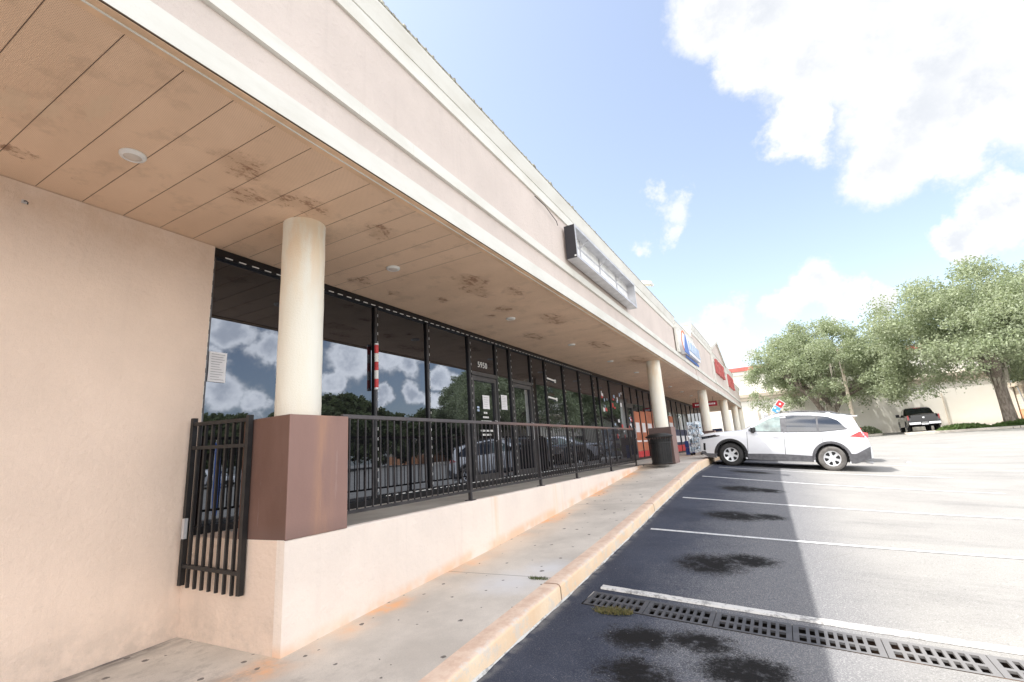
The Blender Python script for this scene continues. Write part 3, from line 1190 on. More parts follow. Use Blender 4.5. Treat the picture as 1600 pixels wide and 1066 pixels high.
RL = 'white dashed rope lights round the dark shopfront'
dashes('rope_light', [((-5.186, 2.83, 2.945), (-5.186, 15.1, 2.945))], .085, .075, 'long dashed white rope light running along the top of the dark windows', RL)
names = {2.80: 'dashed rope light running down the edge of the side wall', 5.27: 'dashed rope light running down the mullion with the red and white pole', 6.52: 'dashed rope light on the mullion second from the first column',
         7.83: 'dashed rope light on the thick mullion left of the numbered door', 8.86: 'dashed rope light on the mullion right of the numbered door', 9.49: 'dashed rope light on the mullion left of the second door',
         10.54: 'dashed rope light on the mullion right of the second door', 11.38: 'dashed rope light on the third mullion before the neighbouring shop', 12.60: 'dashed rope light on the second mullion before the neighbouring shop',
         13.83: 'dashed rope light on the last mullion but one of the dark shopfront', 15.06: 'dashed rope light on the last mullion of the dark shopfront'}
for y in mull[:11]:
    yy = y + .035 if y > 3 else 2.80
    zb = .12 if y > 3 else .35
    dashes('rope_light', [((-5.198, yy - .012, 2.92), (-5.198, yy - .012, zb))], .045 if y > 3 else .09, .10 if y > 3 else .05, names[y], RL, .006 if y > 3 else .011)
dashes('rope_light', [((-5.17, 5.35, .10), (-5.17, 15.0, .10))], .09, .07, 'dashed white rope light lying along the foot of the dark windows', RL)

# red and white striped pole
bp = empty('barber_pole', (-5.135, 5.235, 1.65), 'short red and white striped pole fixed to a dark mullion', 'striped pole')
for i in range(5):
    z0 = 1.66 + i * .13
    mb = MB()
    mb.lathe([(0.0, z0), (.030, z0), (.030, z0 + .13), (0, z0 + .13)], (-5.163, 5.235, 0), 20)
    mb.build('white_band' if i % 2 else 'red_band', M['white'] if i % 2 else M['red'], bp, smooth=True)
mb = MB()
mb.lathe([(0, 1.63), (.033, 1.63), (.033, 1.66), (0, 1.661)], (-5.163, 5.235, 0), 20)
mb.lathe([(0, 2.309), (.033, 2.31), (.033, 2.335), (0, 2.336)], (-5.163, 5.235, 0), 20)
mb.build('cap', M['alu'], bp, smooth=True)

# number, notices, door lettering
nm = empty('house_number', (XG + .004, 8.33, 2.36), 'white number 5950 on the transom glass over the door', 'number')
text_mesh('5950', .17, M['white'], 'digits', nm, Matrix.Translation((XG + .010, 8.33, 2.40)) @ FACE_X, .003, 1.1)


def notice(y0, y1, z0, z1, label, lines, name='paper_notice'):
    x = XG + .006
    e = empty(name, (x, (y0 + y1) / 2, z0), label, 'notice', 'paper notices taped to the dark glass')
    mb = MB()
    n = 6
    vs = []
    for j in range(n + 1):
        for i in range(n + 1):
            u, v = i / n, j / n
            vs.append((x + .004 + .004 * math.sin(u * 3 + v * 4), y0 + (y1 - y0) * u, z0 + (z1 - z0) * v))
    mb.add(vs, [(j * (n + 1) + i, j * (n + 1) + i + 1, (j + 1) * (n + 1) + i + 1, (j + 1) * (n + 1) + i) for j in range(n) for i in range(n)])
    mb.build('sheet', M['paper'], e)
    mb = MB()
    r3 = random.Random(int(y0 * 100))
    for q in range(lines):
        zz = z1 - (z1 - z0) * (q + 1) / (lines + 1)
        a = y0 + (y1 - y0) * .12
        b = y1 - (y1 - y0) * r3.uniform(.1, .45)
        mb.box(x + .0095, x + .0105, a, b, zz - .003, zz + .002)
    mb.build('text_line', M['ink'], e)
    return e


notice(2.84, 3.03, 1.53, 1.86, 'large white notice taped to the glass beside the side wall', 11)
notice(8.27, 8.53, 1.50, 1.78, 'white notice sheet taped on the numbered door', 5)
notice(9.02, 9.28, 1.52, 1.84, 'white notice sheet taped on the narrow pane between the doors', 8)
dl = empty('door_lettering', (XG + .004, 8.35, 1.0), 'rows of small white lettering below the notice on the numbered door', 'lettering')
mb = MB()
r3 = random.Random(5)
for z, w in ((1.42, .12), (1.33, .20), (1.245, .34), (1.06, .42), (.98, .30)):
    y = 8.36 - w / 2
    while y < 8.36 + w / 2:
        k = r3.uniform(.02, .07)
        mb.box(XG + .004, XG + .007, y, y + k, z - .018, z + .018)
        mb.box(XG + .004, XG + .0065, y + k, y + k + .008, z - .018, z - .012)
        y += k + .014
mb.build('letter_row', M['white'], dl)
sk = empty('door_sticker', (XG + .004, 8.08, 1.45), 'small pale blue sticker left of the door notice', 'sticker')
mb = MB()
mb.box(XG + .002, XG + .005, 8.06, 8.14, 1.50, 1.54)
mb.box(XG + .002, XG + .005, 8.06, 8.14, 1.44, 1.48)
mb.build('decal', M['sky_blue'], sk)
# white brackets inside a bay (display arms) seen beyond the doors
ar = empty('display_arms', (-5.15, 11.45, 1.9), 'two white shelf arms on the bay right of the second door', 'shelf bracket')
for z in (2.45, 1.95):
    mb = MB()
    mb.bar((XG + .03, 11.46, z + .01), (XG + .03, 11.98, z - .02), .012, .045)
    mb.box(XG + .02, XG + .04, 11.95, 12.02, z - .07, z + .02)
    mb.build('arm', M['white'], ar)

# posters of the neighbouring shops
pg = 'coloured posters filling the shop windows'
plist = []
posters = [(15, .35, 2.0, 'orange', 'orange window poster just left of the second column'), (16, .35, 2.05, 'orange', 'orange window poster behind the second column'),
           (14, .35, 1.95, 'orange', 'tall orange poster in the first bay of the orange shop'), (17, .4, 2.1, 'orange', 'orange poster hidden partly by the trash can column'),
           (20, .5, 2.0, 'orange', 'orange poster right of the second column'), ]
for i, z0, z1, mt, lb in posters:
    a, b = mull[i] + .06, mull[i + 1] - .08
    e = empty('window_poster', (XG + .006, (a + b) / 2, z0), lb, 'poster', pg)
    mb = MB()
    mb.box(XG + .004, XG + .008, a, b, z0, z1)
    mb.build('sheet', M[mt], e)
    mb = MB()
    mb.box(XG + .009, XG + .011, a + .15, b - .15, z0 + .75, z0 + 1.15)
    mb.box(XG + .009, XG + .011, a + .1, b - .1, z0 + .35, z0 + .42)
    mb.build('print', M['paper'], e)
    mb = MB()
    mb.box(XG + .009, XG + .0115, a, b, .09, z0 - .01)
    mb.build('red_foot', M['red'], e)
for i, lb in ((21, 'black and white poster above a red panel in the bay past the second column'), (22, 'dark poster above a red panel in the bay before the bottle rack'), (23, 'red footed dark poster behind the bottle rack')):
    a, b = mull[i] + .06, mull[i + 1] - .08
    e = empty('window_poster', (XG + .006, (a + b) / 2, .1), lb, 'poster', pg)
    mb = MB()
    mb.box(XG + .004, XG + .008, a, b, .45, 1.3)
    mb.build('sheet', M['navy'], e)
    mb = MB()
    mb.box(XG + .009, XG + .011, a + .2, b - .2, .6, .95)
    mb.build('print', M['paper'], e)
    mb = MB()
    mb.box(XG + .009, XG + .0115, a, b, .09, .44)
    mb.build('red_foot', M['red'], e)
# stickers and signs in the tan shop next door
r3 = random.Random(21)
mats = ['red', 'paper', 'sky_blue', 'paper', 'sign_orange', 'leaf_yucca']
for n, (i, zz, lb) in enumerate([(11, 2.1, 'round white and red decal on the first bay of the tan shop'), (12, 2.25, 'wide white lettering decal over the tan shop door'), (12, 1.1, 'cluster of red and white stickers on the wide pane of the tan shop'),
                                 (13, 1.3, 'red sticker on the door of the tan shop')]):
    a, b = mull[i] + .1, mull[i + 1] - .12
    e = empty('window_decal', (XG + .006, (a + b) / 2, zz - .3), lb, 'decal', 'decals on the tan shop windows')
    for q in range(9):
        mb = MB()
        y = r3.uniform(a, b - .2)
        z = zz + r3.uniform(-.35, .35)
        w, h = r3.uniform(.06, .2), r3.uniform(.04, .16)
        mb.box(XG + .004 + q * .0006, XG + .005 + q * .0006, y, y + w, z, z + h)
        mb.build('sticker', [M['red'], M['paper'], M['sky_blue']][q % 3], e)

# ------------------------------------------------------------------ SOFFIT LIGHTS
lt0 = empty('ceiling_light', (-4.07, 1.515, 3.04), 'round white soffit light nearest the camera, over the side wall', 'light', 'round flush lights in the walkway soffit')
mb = MB()
mb.lathe([(.058, 3.018), (.062, 3.012), (.082, 3.018), (.088, 3.028), (.088, 3.039)], (-4.07, 1.515, 0), 40)
mb.build('trim_ring', M['white'], lt0, smooth=True, angle=50)
mb = MB()
mb.lathe([(0, 3.006), (.03, 3.0075), (.05, 3.012), (.0575, 3.019)], (-4.07, 1.515, 0), 40)
mb.build('lens', M['diffuser'], lt0, smooth=True)
ll = {4.45: 'round soffit light right of the first column', 7.60: 'third round soffit light, above the railing near the rust stain', 10.6: 'fourth round soffit light from the camera', 13.6: 'fifth round soffit light, just before the second column',
      16.5: 'sixth round soffit light, beside the second column top', 19.4: 'seventh round soffit light, just past the second column', 22.2: 'eighth round soffit light from the camera', 25.1: 'ninth round soffit light, near the third column',
      27.9: 'tenth round soffit light, before the red hanging sign'}
for y, lb in ll.items():
    c = copy_tree(lt0)
    c.location = (-4.09, y, 3.04)
    c['label'] = lb

# ------------------------------------------------------------------ RAILING
XR = XE - .09
rl = empty('railing', (XR, 3.4, 0), 'dark metal railing with thin balusters and a rusty top rail along the terrace edge', 'railing')
mb = MB()
mb.box(XR - .02, XR + .02, 3.37, 14.0, 1.02, 1.06)
mb.build('top_rail', M['rail'], rl, bevel=.003)
mb = MB()
mb.box(XR - .015, XR + .015, 3.37, 14.0, .105, .135)
mb.build('bottom_rail', M['rail'], rl)
posts = [5.56, 7.72, 9.40, 11.65, 13.95]
for y in posts:
    mb = MB()
    mb.box(XR - .02, XR + .02, y - .02, y + .02, .008, 1.019)
    po = mb.build('post', M['rail'], rl)
    mb = MB()
    mb.box(XR - .055, XR + .055, y - .055, y + .055, -.002, .008)
    mb.build('base_plate', M['rail'], po)
nb = 0
y = 3.47
sl = MB()
mb0 = MB()
mb0.box(-.0065, .0065, -.0065, .0065, .136, 1.019)
b0 = mb0.build('baluster', M['rail'], rl, local=True)
b0.location = (0, y - 3.4, 0)
while y < 13.85 and nb < 98:
    y += .107
    nb += 1
    if min(abs(y - p) for p in posts) < .035:
        continue
    c = b0.copy()
    COL.objects.link(c)
    c.parent = rl
    c.location = (0, y - 3.4, 0)

# ------------------------------------------------------------------ GATE PANEL (hung crooked beside the pedestal)
YG = Y0 - .045
gt = empty('gate_panel', (-5.08, YG, -.41), 'black steel picket gate panel hung in the gap beside the brown pedestal', 'gate')
gm = Matrix.Translation((0, 0, 0))
def gp(u, z):
    # u 0..1 across, z height; panel droops slightly to the right
    return Vector((-5.09 + .88 * u, YG + .012 * u, z - .03 * u))
for u, nmz, w in ((0.0, 'post', .045), (1.0, 'post', .045)):
    mb = MB()
    mb.bar(gp(u, -.41), gp(u, 1.12 if u == 0 else 1.10), w, w)
    mb.build('post', M['gate'], gt)
for z in (1.06, .83, -.24):
    mb = MB()
    mb.bar(gp(.026, z), gp(.974, z), .034, .032)
    mb.build('rail', M['gate'], gt)
for i in range(1, 8):
    mb = MB()
    u = i / 8
    mb.bar(gp(u, -.42) + Vector((0, -.002, 0)), gp(u, 1.05) + Vector((0, -.002, 0)), .024, .024)
    mb.build('picket', M['gate'], gt)
lk = MB()
lk.box(-5.06, -5.02, YG - .05, YG - .02, .0, .18)
lk.build('latch', M['alu'], gt)

# ------------------------------------------------------------------ TRASH CAN
tc = empty('trash_can', (-3.06, 13.95, 0), 'black slatted metal trash can standing in front of the second column', 'trash can')
cx, cy = -3.06, 13.95
mb = MB()
mb.lathe([(.20, .03), (.225, .10), (.235, .66), (.235, .70), (0.01, .70)], (cx, cy, 0), 32)
mb.build('liner', M['plastic_black'], tc, smooth=True)
for i in range(28):
    a = 2 * math.pi * i / 28
    mb = MB()
    c, s = math.cos(a), math.sin(a)
    pts = [(.265, .04), (.285, .3), (.292, .62), (.315, .70), (.36, .77)]
    for q in range(len(pts) - 1):
        (r0, z0), (r1, z1) = pts[q], pts[q + 1]
        A = Vector((cx + c * r0, cy + s * r0, z0))
        B = Vector((cx + c * r1, cy + s * r1, z1))
        t_ = Vector((-s, c, 0)) * .017
        n_ = Vector((c, s, 0)) * .006
        mb.add([A - t_, A + t_, B + t_, B - t_, A - t_ - n_, A + t_ - n_, B + t_ - n_, B - t_ - n_],
               [(0, 1, 2, 3), (4, 7, 6, 5), (0, 3, 7, 4), (1, 5, 6, 2)])
    mb.build('slat', M['slat'], tc)
mb = MB()
for r0, z0 in ((.275, .06), (.298, .60), (.366, .775)):
    mb.lathe([(r0, z0 - .02), (r0 + .008, z0 - .02), (r0 + .008, z0 + .012), (r0, z0 + .012)], (cx, cy, 0), 36)
mb.build('hoop', M['gate'], tc, smooth=True, angle=30)
mb = MB()
mb.lathe([(.36, .775), (.33, .80), (.25, .84), (.18, .855), (.16, .83)], (cx, cy, 0), 36)
mb.build('lid', M['gate'], tc, smooth=True)

# ------------------------------------------------------------------ EMPTY BOX SIGN ON THE FASCIA
sg = empty('box_sign', (XF, 7.28, 3.74), 'empty open box sign frame with dark ends fixed on the fascia', 'sign')
x0, x1, ya, yb, za, zb = XF + .008, XF + .20, 7.28, 11.15, 3.76, 4.37
mb = MB()
mb.box(x0, x0 + .012, ya + .01, yb - .01, za + .01, zb - .01)
mb.build('back_panel', M['sign_inner'], sg)
mb = MB()
mb.box(x0, x1, ya, ya + .012, za, zb)
e1 = mb.build('end_plate', M['grey_box'], sg)
mb = MB()
mb.box(x1 - .045, x1 - .01, ya - .002, ya + .0, za + .02, za + .045)
mb.build('label_plate', M['white'], e1)
mb = MB()
mb.box(x0, x1, yb - .012, yb, za, zb)
mb.build('end_plate', M['alu'], sg)
mb = MB()
mb.box(x0, x1, ya + .0125, yb - .0125, za, za + .012)
mb.build('bottom_plate', M['alu'], sg)
mb = MB()
mb.box(x0, x1, ya + .0125, yb - .0125, zb - .012, zb)
mb.build('top_plate', M['alu'], sg)
mb = MB()
mb.box(x1 - .004, x1 + .006, ya, yb, zb - .045, zb + .002)
mb.box(x1 - .004, x1 + .006, ya, yb, za - .002, za + .045)
mb.box(x1 - .004, x1 + .006, ya, ya + .04, za + .0455, zb - .0455)
mb.box(x1 - .004, x1 + .006, yb - .04, yb, za + .0455, zb - .0455)
mb.build('retainer_frame', M['alu'], sg)
for yy in (7.95, 9.05, 10.2):
    mb = MB()
    mb.box(x0 + .013, x0 + .03, yy, yy + .03, za + .012, zb - .012)
    mb.bar((x0 + .03, yy + .015, zb - .16), (x1 - .01, yy + .06, zb - .03), .016)
    mb.build('brace', M['alu'], sg)
mb = MB()
mb.box(x0 + .013, x0 + .022, ya + .02, yb - .02, zb - .20, zb - .17)
mb.build('inner_rail', M['alu'], sg)
mb = MB()
mb.tube([(XF + .01, 6.15, 4.43), (XF + .02, 6.5, 4.42), (XF + .012, 6.95, 4.34), (XF + .01, 7.0, 4.28)], .006, 6)
o = mb.build('loose_wire', M['dark'])
rebase(o)
props(o, 'short loose cable on the parapet left of the empty box sign', 'cable')

# roof camera / flood light on the parapet
rf = empty('roof_floodlight', (-2.9, 13.75, 4.92), 'small pale floodlight on the roof edge above the fascia', 'floodlight')
mb = MB()
mb.tube([(-2.9, 13.75, 4.92), (-2.9, 13.75, 5.16)], .02)
mb.build('stem', M['white'], rf)
mb = MB()
mb.obox(Matrix.Translation((-2.78, 13.85, 5.22)) @ Matrix.Rotation(.3, 4, 'Y'), .32, .34, .08)
mb.obox(Matrix.Translation((-2.9, 13.6, 5.16)) @ Matrix.Rotation(.5, 4, 'Y'), .18, .14, .10)
mb.build('lamp_head', M['white'], rf, bevel=.01)

# ------------------------------------------------------------------ SHOP SIGNS ON THE FASCIA
s1 = empty('shop_sign', (XF, 19.5, 3.6), 'white and blue shop sign with a round emblem and blue triangle on the fascia', 'sign', 'shop signs on the fascia')
mb = MB()
pts = []
for i in range(40):
    a = 2 * math.pi * i / 40
    pts.append((18.0 + .62 * math.cos(a), 4.12 + .42 * math.sin(a)))
mb.prism(pts, XF + .01, XF + .16, 'x')
mb.build('round_panel', M['paper'], s1)
mb = MB()
mb.prism([(18.25, 3.85), (21.9, 3.85), (22.05, 4.05), (21.9, 4.30), (20.6, 4.52), (18.6, 4.52)], XF + .01, XF + .14, 'x')
mb.build('panel', M['paper'], s1)
mb = MB()
mb.prism([(17.75, 3.72), (18.75, 3.72), (18.3, 4.45)], XF + .161, XF + .19, 'x')
mb.build('triangle', M['blue'], s1)
mb = MB()
ring = MB()
for i in range(24):
    a0, a1 = math.pi * (.35 + 1.0 * i / 24), math.pi * (.35 + 1.0 * (i + 1) / 24)
    q = [(18.0 + r * math.cos(a) * 1.4, 4.12 + r * math.sin(a)) for r, a in ((.36, a0), (.42, a0), (.42, a1), (.36, a1))]
    ring.prism(q, XF + .161, XF + .175, 'x')
ring.build('orange_arc', M['sign_orange'], s1)
mb = MB()
r3 = random.Random(2)
y = 19.1
while y < 21.7:
    w = r3.uniform(.28, .40)
    mb.box(XF + .141, XF + .17, y, y + .07, 3.98, 4.36)
    mb.box(XF + .141, XF + .169, y + .071, y + w - .08, 3.98, 4.04)
    if r3.random() < .6:
        mb.box(XF + .141, XF + .169, y + .071, y + w - .08, 4.3, 4.36)
    y += w
mb.build('letter', M['sky_blue'], s1)
mb = MB()
y = 18.9
while y < 22.0:
    w = r3.uniform(.06, .15)
    mb.box(XF + .01, XF + .035, y, y + w, 3.70, 3.70 + r3.uniform(.07, .11))
    y += w + .035
mb.build('small_lettering', M['blue'], s1)

s2 = empty('shop_sign', (XF + .06, 30.6, 4.1), 'red letters of the shop sign below the gable', 'sign', 'shop signs on the fascia')
y = 28.7
for q in range(6):
    mb = MB()
    w = .58
    mb.box(XF + .04, XF + .16, y, y + .17, 4.2, 5.0)
    if q % 3 != 1:
        mb.box(XF + .04, XF + .159, y + .171, y + w - .1, 4.84, 5.0)
    mb.box(XF + .04, XF + .159, y + .171, y + w - .15, 4.55, 4.69)
    if q % 2 == 0:
        mb.box(XF + .04, XF + .16, y + w - .1, y + w + .04, 4.2, 5.0)
    else:
        mb.box(XF + .04, XF + .159, y + .171, y + w - .1, 4.2, 4.34)
    mb.build('letter', M['sign_red'], s2)
    y += w + .13
s3 = empty('shop_sign', (XF + .04, 38, 4.1), 'faded red letters of the last shop sign past the gable', 'sign', 'shop signs on the fascia')
y = 36.0
for q in range(7):
    mb = MB()
    w = .42
    mb.box(XF + .01, XF + .12, y, y + .15, 4.1, 4.95)
    mb.box(XF + .01, XF + .119, y + .151, y + w, 4.1 + (q % 3) * .32, 4.24 + (q % 3) * .32)
    mb.build('letter', M['sign_red'], s3)
    y += w + .16

# awning / mansion like dark crust below the gable sign
hs = empty('hanging_sign', (-3.7, 30.0, 2.5), 'red sign with white lettering hanging across the walkway from the soffit', 'sign')
mb = MB()
mb.box(-4.40, -3.05, 29.98, 30.04, 2.50, 2.78)
mb.build('board', M['red_deep'], hs)
mb = MB()
x = -4.25
r3 = random.Random(9)
while x < -3.2:
    w = r3.uniform(.04, .09)
    mb.box(x, x + w, 29.972, 29.979, 2.59, 2.69)
    x += w + .025
mb.build('lettering', M['paper'], hs)
for x in (-4.2, -3.25):
    mb = MB()
    mb.tube([(x, 30.01, 2.78), (x, 30.01, 3.04)], .01, 6)
    mb.build('hanger', M['dark'], hs)

# ------------------------------------------------------------------ WATER BOTTLE RACK
br = empty('bottle_rack', (-3.4, 22.3, 0), 'wheeled wire rack loaded with shrink wrapped water bottles by the third column', 'rack')
rx, ry = -3.36, 22.35
mb = MB()
for dx in (-.24, .24):
    for dy in (-.36, .36):
        mb.tube([(rx + dx, ry + dy, .12), (rx + dx, ry + dy, 1.25)], .014, 8)
for z in (.14, .50, .86):
    mb.box(rx - .24, rx + .24, ry - .36, ry + .36, z, z + .012)
mb.build('frame', M['alu'], br)
for dx in (-.2, .2):
    for dy in (-.32, .32):
        mb = MB()
        mb.lathe([(0, -.02), (.055, -.02), (.055, .02), (0, .02)], (rx + dx, ry + dy, .056), 16, 'y')
        mb.build('wheel', M['plastic_black'], br)
r3 = random.Random(4)
for z in (.155, .515, .875, 1.17):
    mb = MB()
    for iy in range(8):
        for ix in range(5):
            if z > 1.1 and r3.random() < .25:
                continue
            x = rx - .21 + ix * .105 + r3.uniform(-.02, .02)
            y = ry - .33 + iy * .094
            mb.lathe([(0, z), (.035, z), (.037, z + .03), (.033, z + .10), (.036, z + .16), (.014, z + .215), (.014, z + .235), (0, z + .236)], (x + r3.uniform(-.01, .01), y, 0), 8)
    mb.build('bottle_layer', M['bottle'], br, smooth=True)
for q in range(26):
    mb = MB()
    z = .22 + (q % 9) * .135 + r3.uniform(-.05, .05)
    x = rx + r3.uniform(-.27, .27)
    y = ry - .37 if q % 2 else ry + r3.uniform(-.35, .3)
    m4 = Matrix.Translation((x, y, z)) @ Matrix.Rotation(r3.uniform(-.5, .5), 4, 'X') @ Matrix.Rotation(r3.uniform(-.6, .6), 4, 'Y') @ Matrix.Rotation(r3.uniform(-1, 1), 4, 'Z')
    mb.obox(m4, r3.uniform(.10, .22), .03, r3.uniform(.08, .18))
    mb.build('shrink_wrap', M['shrink'], br, bevel=.01)

bc = empty('blue_crate', (-3.85, 23.6, 0), 'small stack of blue plastic crates beside the water bottle rack', 'crate')
for q in range(2):
    mb = MB()
    x, y, z = -3.85, 23.6, .005 + q * .31
    for a in (-.17, .155):
        mb.box(x + a, x + a + .015, y - .2, y + .2, z, z + .3)
        mb.box(x - .154, x + .154, y + (-.2 if a < 0 else .185), y + (-.185 if a < 0 else .2), z, z + .3)
    mb.box(x - .154, x + .154, y - .184, y + .184, z, z + .015)
    mb.build('crate', M['deep_blue'], bc)

# dark blue newspaper box / bin under the end of the walkway
nb_ = empty('newspaper_box', (-3.9, 34.6, 0), 'dark blue box standing against the walkway wall between the far columns', 'box')
mb = MB()
mb.box(-4.35, -3.6, 35.5, 36.1, .12, 1.32)
mb.build('body', M['navy'], nb_, bevel=.03)
for dx in (-4.3, -3.7):
    mb = MB()
    mb.box(dx, dx + .06, 35.55, 36.05, 0, .12)
    mb.build('foot', M['dark'], nb_)
mb = MB()
mb.box(-4.25, -3.7, 35.485, 35.499, .75, 1.15)
mb.build('window', M['car_glass'], nb_)


# ------------------------------------------------------------------ CARS
def sm(pts, xs, k=3):
    z = np.interp(xs, [p[0] for p in pts], [p[1] for p in pts])
    if k > 1:
        ker = np.ones(k) / k
        zp = np.concatenate([np.full(k // 2, z[0]), z, np.full(k // 2, z[-1])])
        z = np.convolve(zp, ker, 'valid')
    return z


class Car:
    def __init__(s, L, W, top, wheels, rw, belt, roof, bottom=.23, plan=None, tumble=.22, arch=.07, rear_sq=.88, front_sq=.80):
        s.L, s.W, s.top, s.wh, s.rw, s.belt, s.roof, s.bottom = L, W, top, wheels, rw, belt, roof, bottom
        s.tumble, s.arch, s.rs, s.fs = tumble, arch, rear_sq, front_sq
        s.xs_ = np.linspace(0, L, 161)
        s.zt_ = sm(top, s.xs_, 3)

    def zt(s, x):
        return float(np.interp(x, s.xs_, s.zt_))

    def zb(s, x):
        z = s.bottom
        if x < .25:
            z += (.25 - x) / .25 * .16
        if x > s.L - .4:
            z += (x - s.L + .4) / .4 * .18
        for wx in s.wh:
            r = s.rw + s.arch
            if abs(x - wx) < r:
                z = max(z, s.rw + math.sqrt(r * r - (x - wx) ** 2))
        return z

    def plan(s, x):
        f = 1.0
        if x < .75:
            f *= s.fs + (1 - s.fs) * math.sin(math.pi / 2 * min(1, x / .75)) ** .8
        if x > s.L - .6:
            f *= s.rs + (1 - s.rs) * math.sin(math.pi / 2 * min(1, (s.L - x) / .6)) ** .8
        return f

    def w(s, x, z):
        h = s.W / 2
        if z < .55:
            k = .955 + .045 * (z - .2) / .35
        elif z < .85:
            k = 1.0
        elif z < s.belt:
            k = 1.0 - .035 * ((z - .85) / (s.belt - .85)) ** 1.5
        else:
            k = .965 - s.tumble * ((z - s.belt) / (s.roof - s.belt)) ** 1.15
        zt = s.zt(x)
        hh = .11
        if z > zt - hh:
            q = min(1, (z - (zt - hh)) / hh)
            k *= 1 - .16 * q ** 2.6
        return h * k * s.plan(x)

    def body(s, name, mat, root, nside=16, ntop=8):
        mb = MB()
        xs = np.linspace(0, s.L, 150)
        for wx in s.wh:
            r = s.rw + s.arch
            xs = np.concatenate([xs, [wx - r - .001, wx - r + .004, wx + r - .004, wx + r + .001]])
        xs = np.sort(xs)
        n = nside + ntop
        vs = []
        for x in xs:
            zb, zt = s.zb(x), s.zt(x)
            zb = min(zb, zt - .05)
            pts = []
            for i in range(nside):
                u = i / (nside - 1)
                z = zb + (zt - .0 - zb) * (1 - (1 - u) ** 1.25)
                pts.append((s.w(x, z), z))
            w0, z0 = pts[-1]
            for i in range(1, ntop + 1):
                u = i / ntop
                pts.append((w0 * (1 - u), z0 + .028 * (1 - (1 - u) ** 2)))
            sec = [(x, -p[0], p[1]) for p in pts] + [(x, p[0], p[1]) for p in reversed(pts[:-1])]
            vs += sec
        m = 2 * n - 1
        fs = []
        for i in range(len(xs) - 1):
            for k in range(m - 1):
                fs.append((i * m + k, i * m + k + 1, (i + 1) * m + k + 1, (i + 1) * m + k))
        fs.append(tuple(range(m)))
        fs.append(tuple((len(xs) - 1) * m + k for k in range(m)))
        mb.add(vs, fs)
        return mb.build(name, mat, root, smooth=True, local=True, angle=38)

    def side_patch(s, mb, xs, lo, hi, side, off=.004, nz=6, mi=0):
        """patch on the flank between lo(x) and hi(x)"""
        vs = []
        for x in xs:
            a, b = lo(x), hi(x)
            for k in range(nz + 1):
                z = a + (b - a) * k / nz
                vs.append((x, side * (s.w(x, z) + off), z))
        fs = []
        for i in range(len(xs) - 1):
            for k in range(nz):
                q = i * (nz + 1) + k
                fs.append((q, q + 1, q + nz + 2, q + nz + 1))
        mb.add(vs, fs, mi)

    def top_patch(s, mb, xa, xb, inset, off=.006, n=12, m=10, inset2=None):
        vs = []
        for i in range(n + 1):
            x = xa + (xb - xa) * i / n
            ins = inset + ((inset2 if inset2 is not None else inset) - inset) * i / n
            z = s.zt(x)
            w = max(.05, s.w(x, z) - ins)
            w0 = s.w(x, z)
            for k in range(m + 1):
                y = -w + 2 * w * k / m
                u = 1 - abs(y) / w0
                vs.append((x, y, z + .028 * (1 - (1 - u) ** 2) + off))
        fs = []
        for i in range(n):
            for k in range(m):
                q = i * (m + 1) + k
                fs.append((q, q + 1, q + m + 2, q + m + 1))
        mb.add(vs, fs)

    def arch_patch(s, mb, wx, r0, r1, side, a0=-8, a1=188, off=.012, n=26):
        vs = []
        for i in range(n + 1):
            a = R(a0 + (a1 - a0) * i / n)
            for r in (r0, r0 + (r1 - r0) * .3, r1):
                x = wx + r * math.cos(a)
                z = s.rw + r * math.sin(a)
                o_ = off if r != r0 else off * .2
                vs.append((x, side * (s.w(x, max(z, .2)) + o_), z))
        fs = []
        for i in range(n):
            for k in range(2):
                q = i * 3 + k
                fs.append((q, q + 1, q + 4, q + 3))
        mb.add(vs, fs)

    def wheel(s, root, wx, side, tyre, spokes=6):
        cy = side * (s.W / 2 - .115)
        mb = MB()
        r = s.rw
        mb.lathe([(r * .62, -.105), (r * .80, -.115), (r * .95, -.105), (r, -.075), (r, .075), (r * .95, .105), (r * .80, .115), (r * .62, .105)], (wx, cy, r), 40, 'y')
        ty = mb.build('wheel', tyre, root, smooth=True, local=True, angle=50)
        mb = MB()
        yo = side * .085
        mb.lathe([(0, yo * .9), (r * .10, yo), (r * .3, yo * .95), (r * .55, yo * 1.02), (r * .62, yo * 1.15), (r * .645, yo * 1.1), (r * .645, -yo)], (wx, cy, r), 36, 'y')
        rm = mb.build('rim', M['rim'], ty, smooth=True, local=True, angle=50)
        mb = MB()
        for i in range(spokes):
            a = 2 * math.pi * (i + .25) / spokes
            d = 2 * math.pi / spokes * .30
            q = []
            for rr, aa in ((.27, a - d * .55), (.50, a - d), (.545, a - d * .6), (.555, a), (.545, a + d * .6), (.50, a + d), (.27, a + d * .55)):
                q.append((wx + r * rr * math.cos(aa), r + r * rr * math.sin(aa)))
            y0, y1 = cy + yo * .6, cy + yo * 1.02 + side * .006
            mb.prism(q, min(y0, y1), max(y0, y1), 'y')
        mb.build('rim_opening', M['dark'], rm, local=True)
        return ty


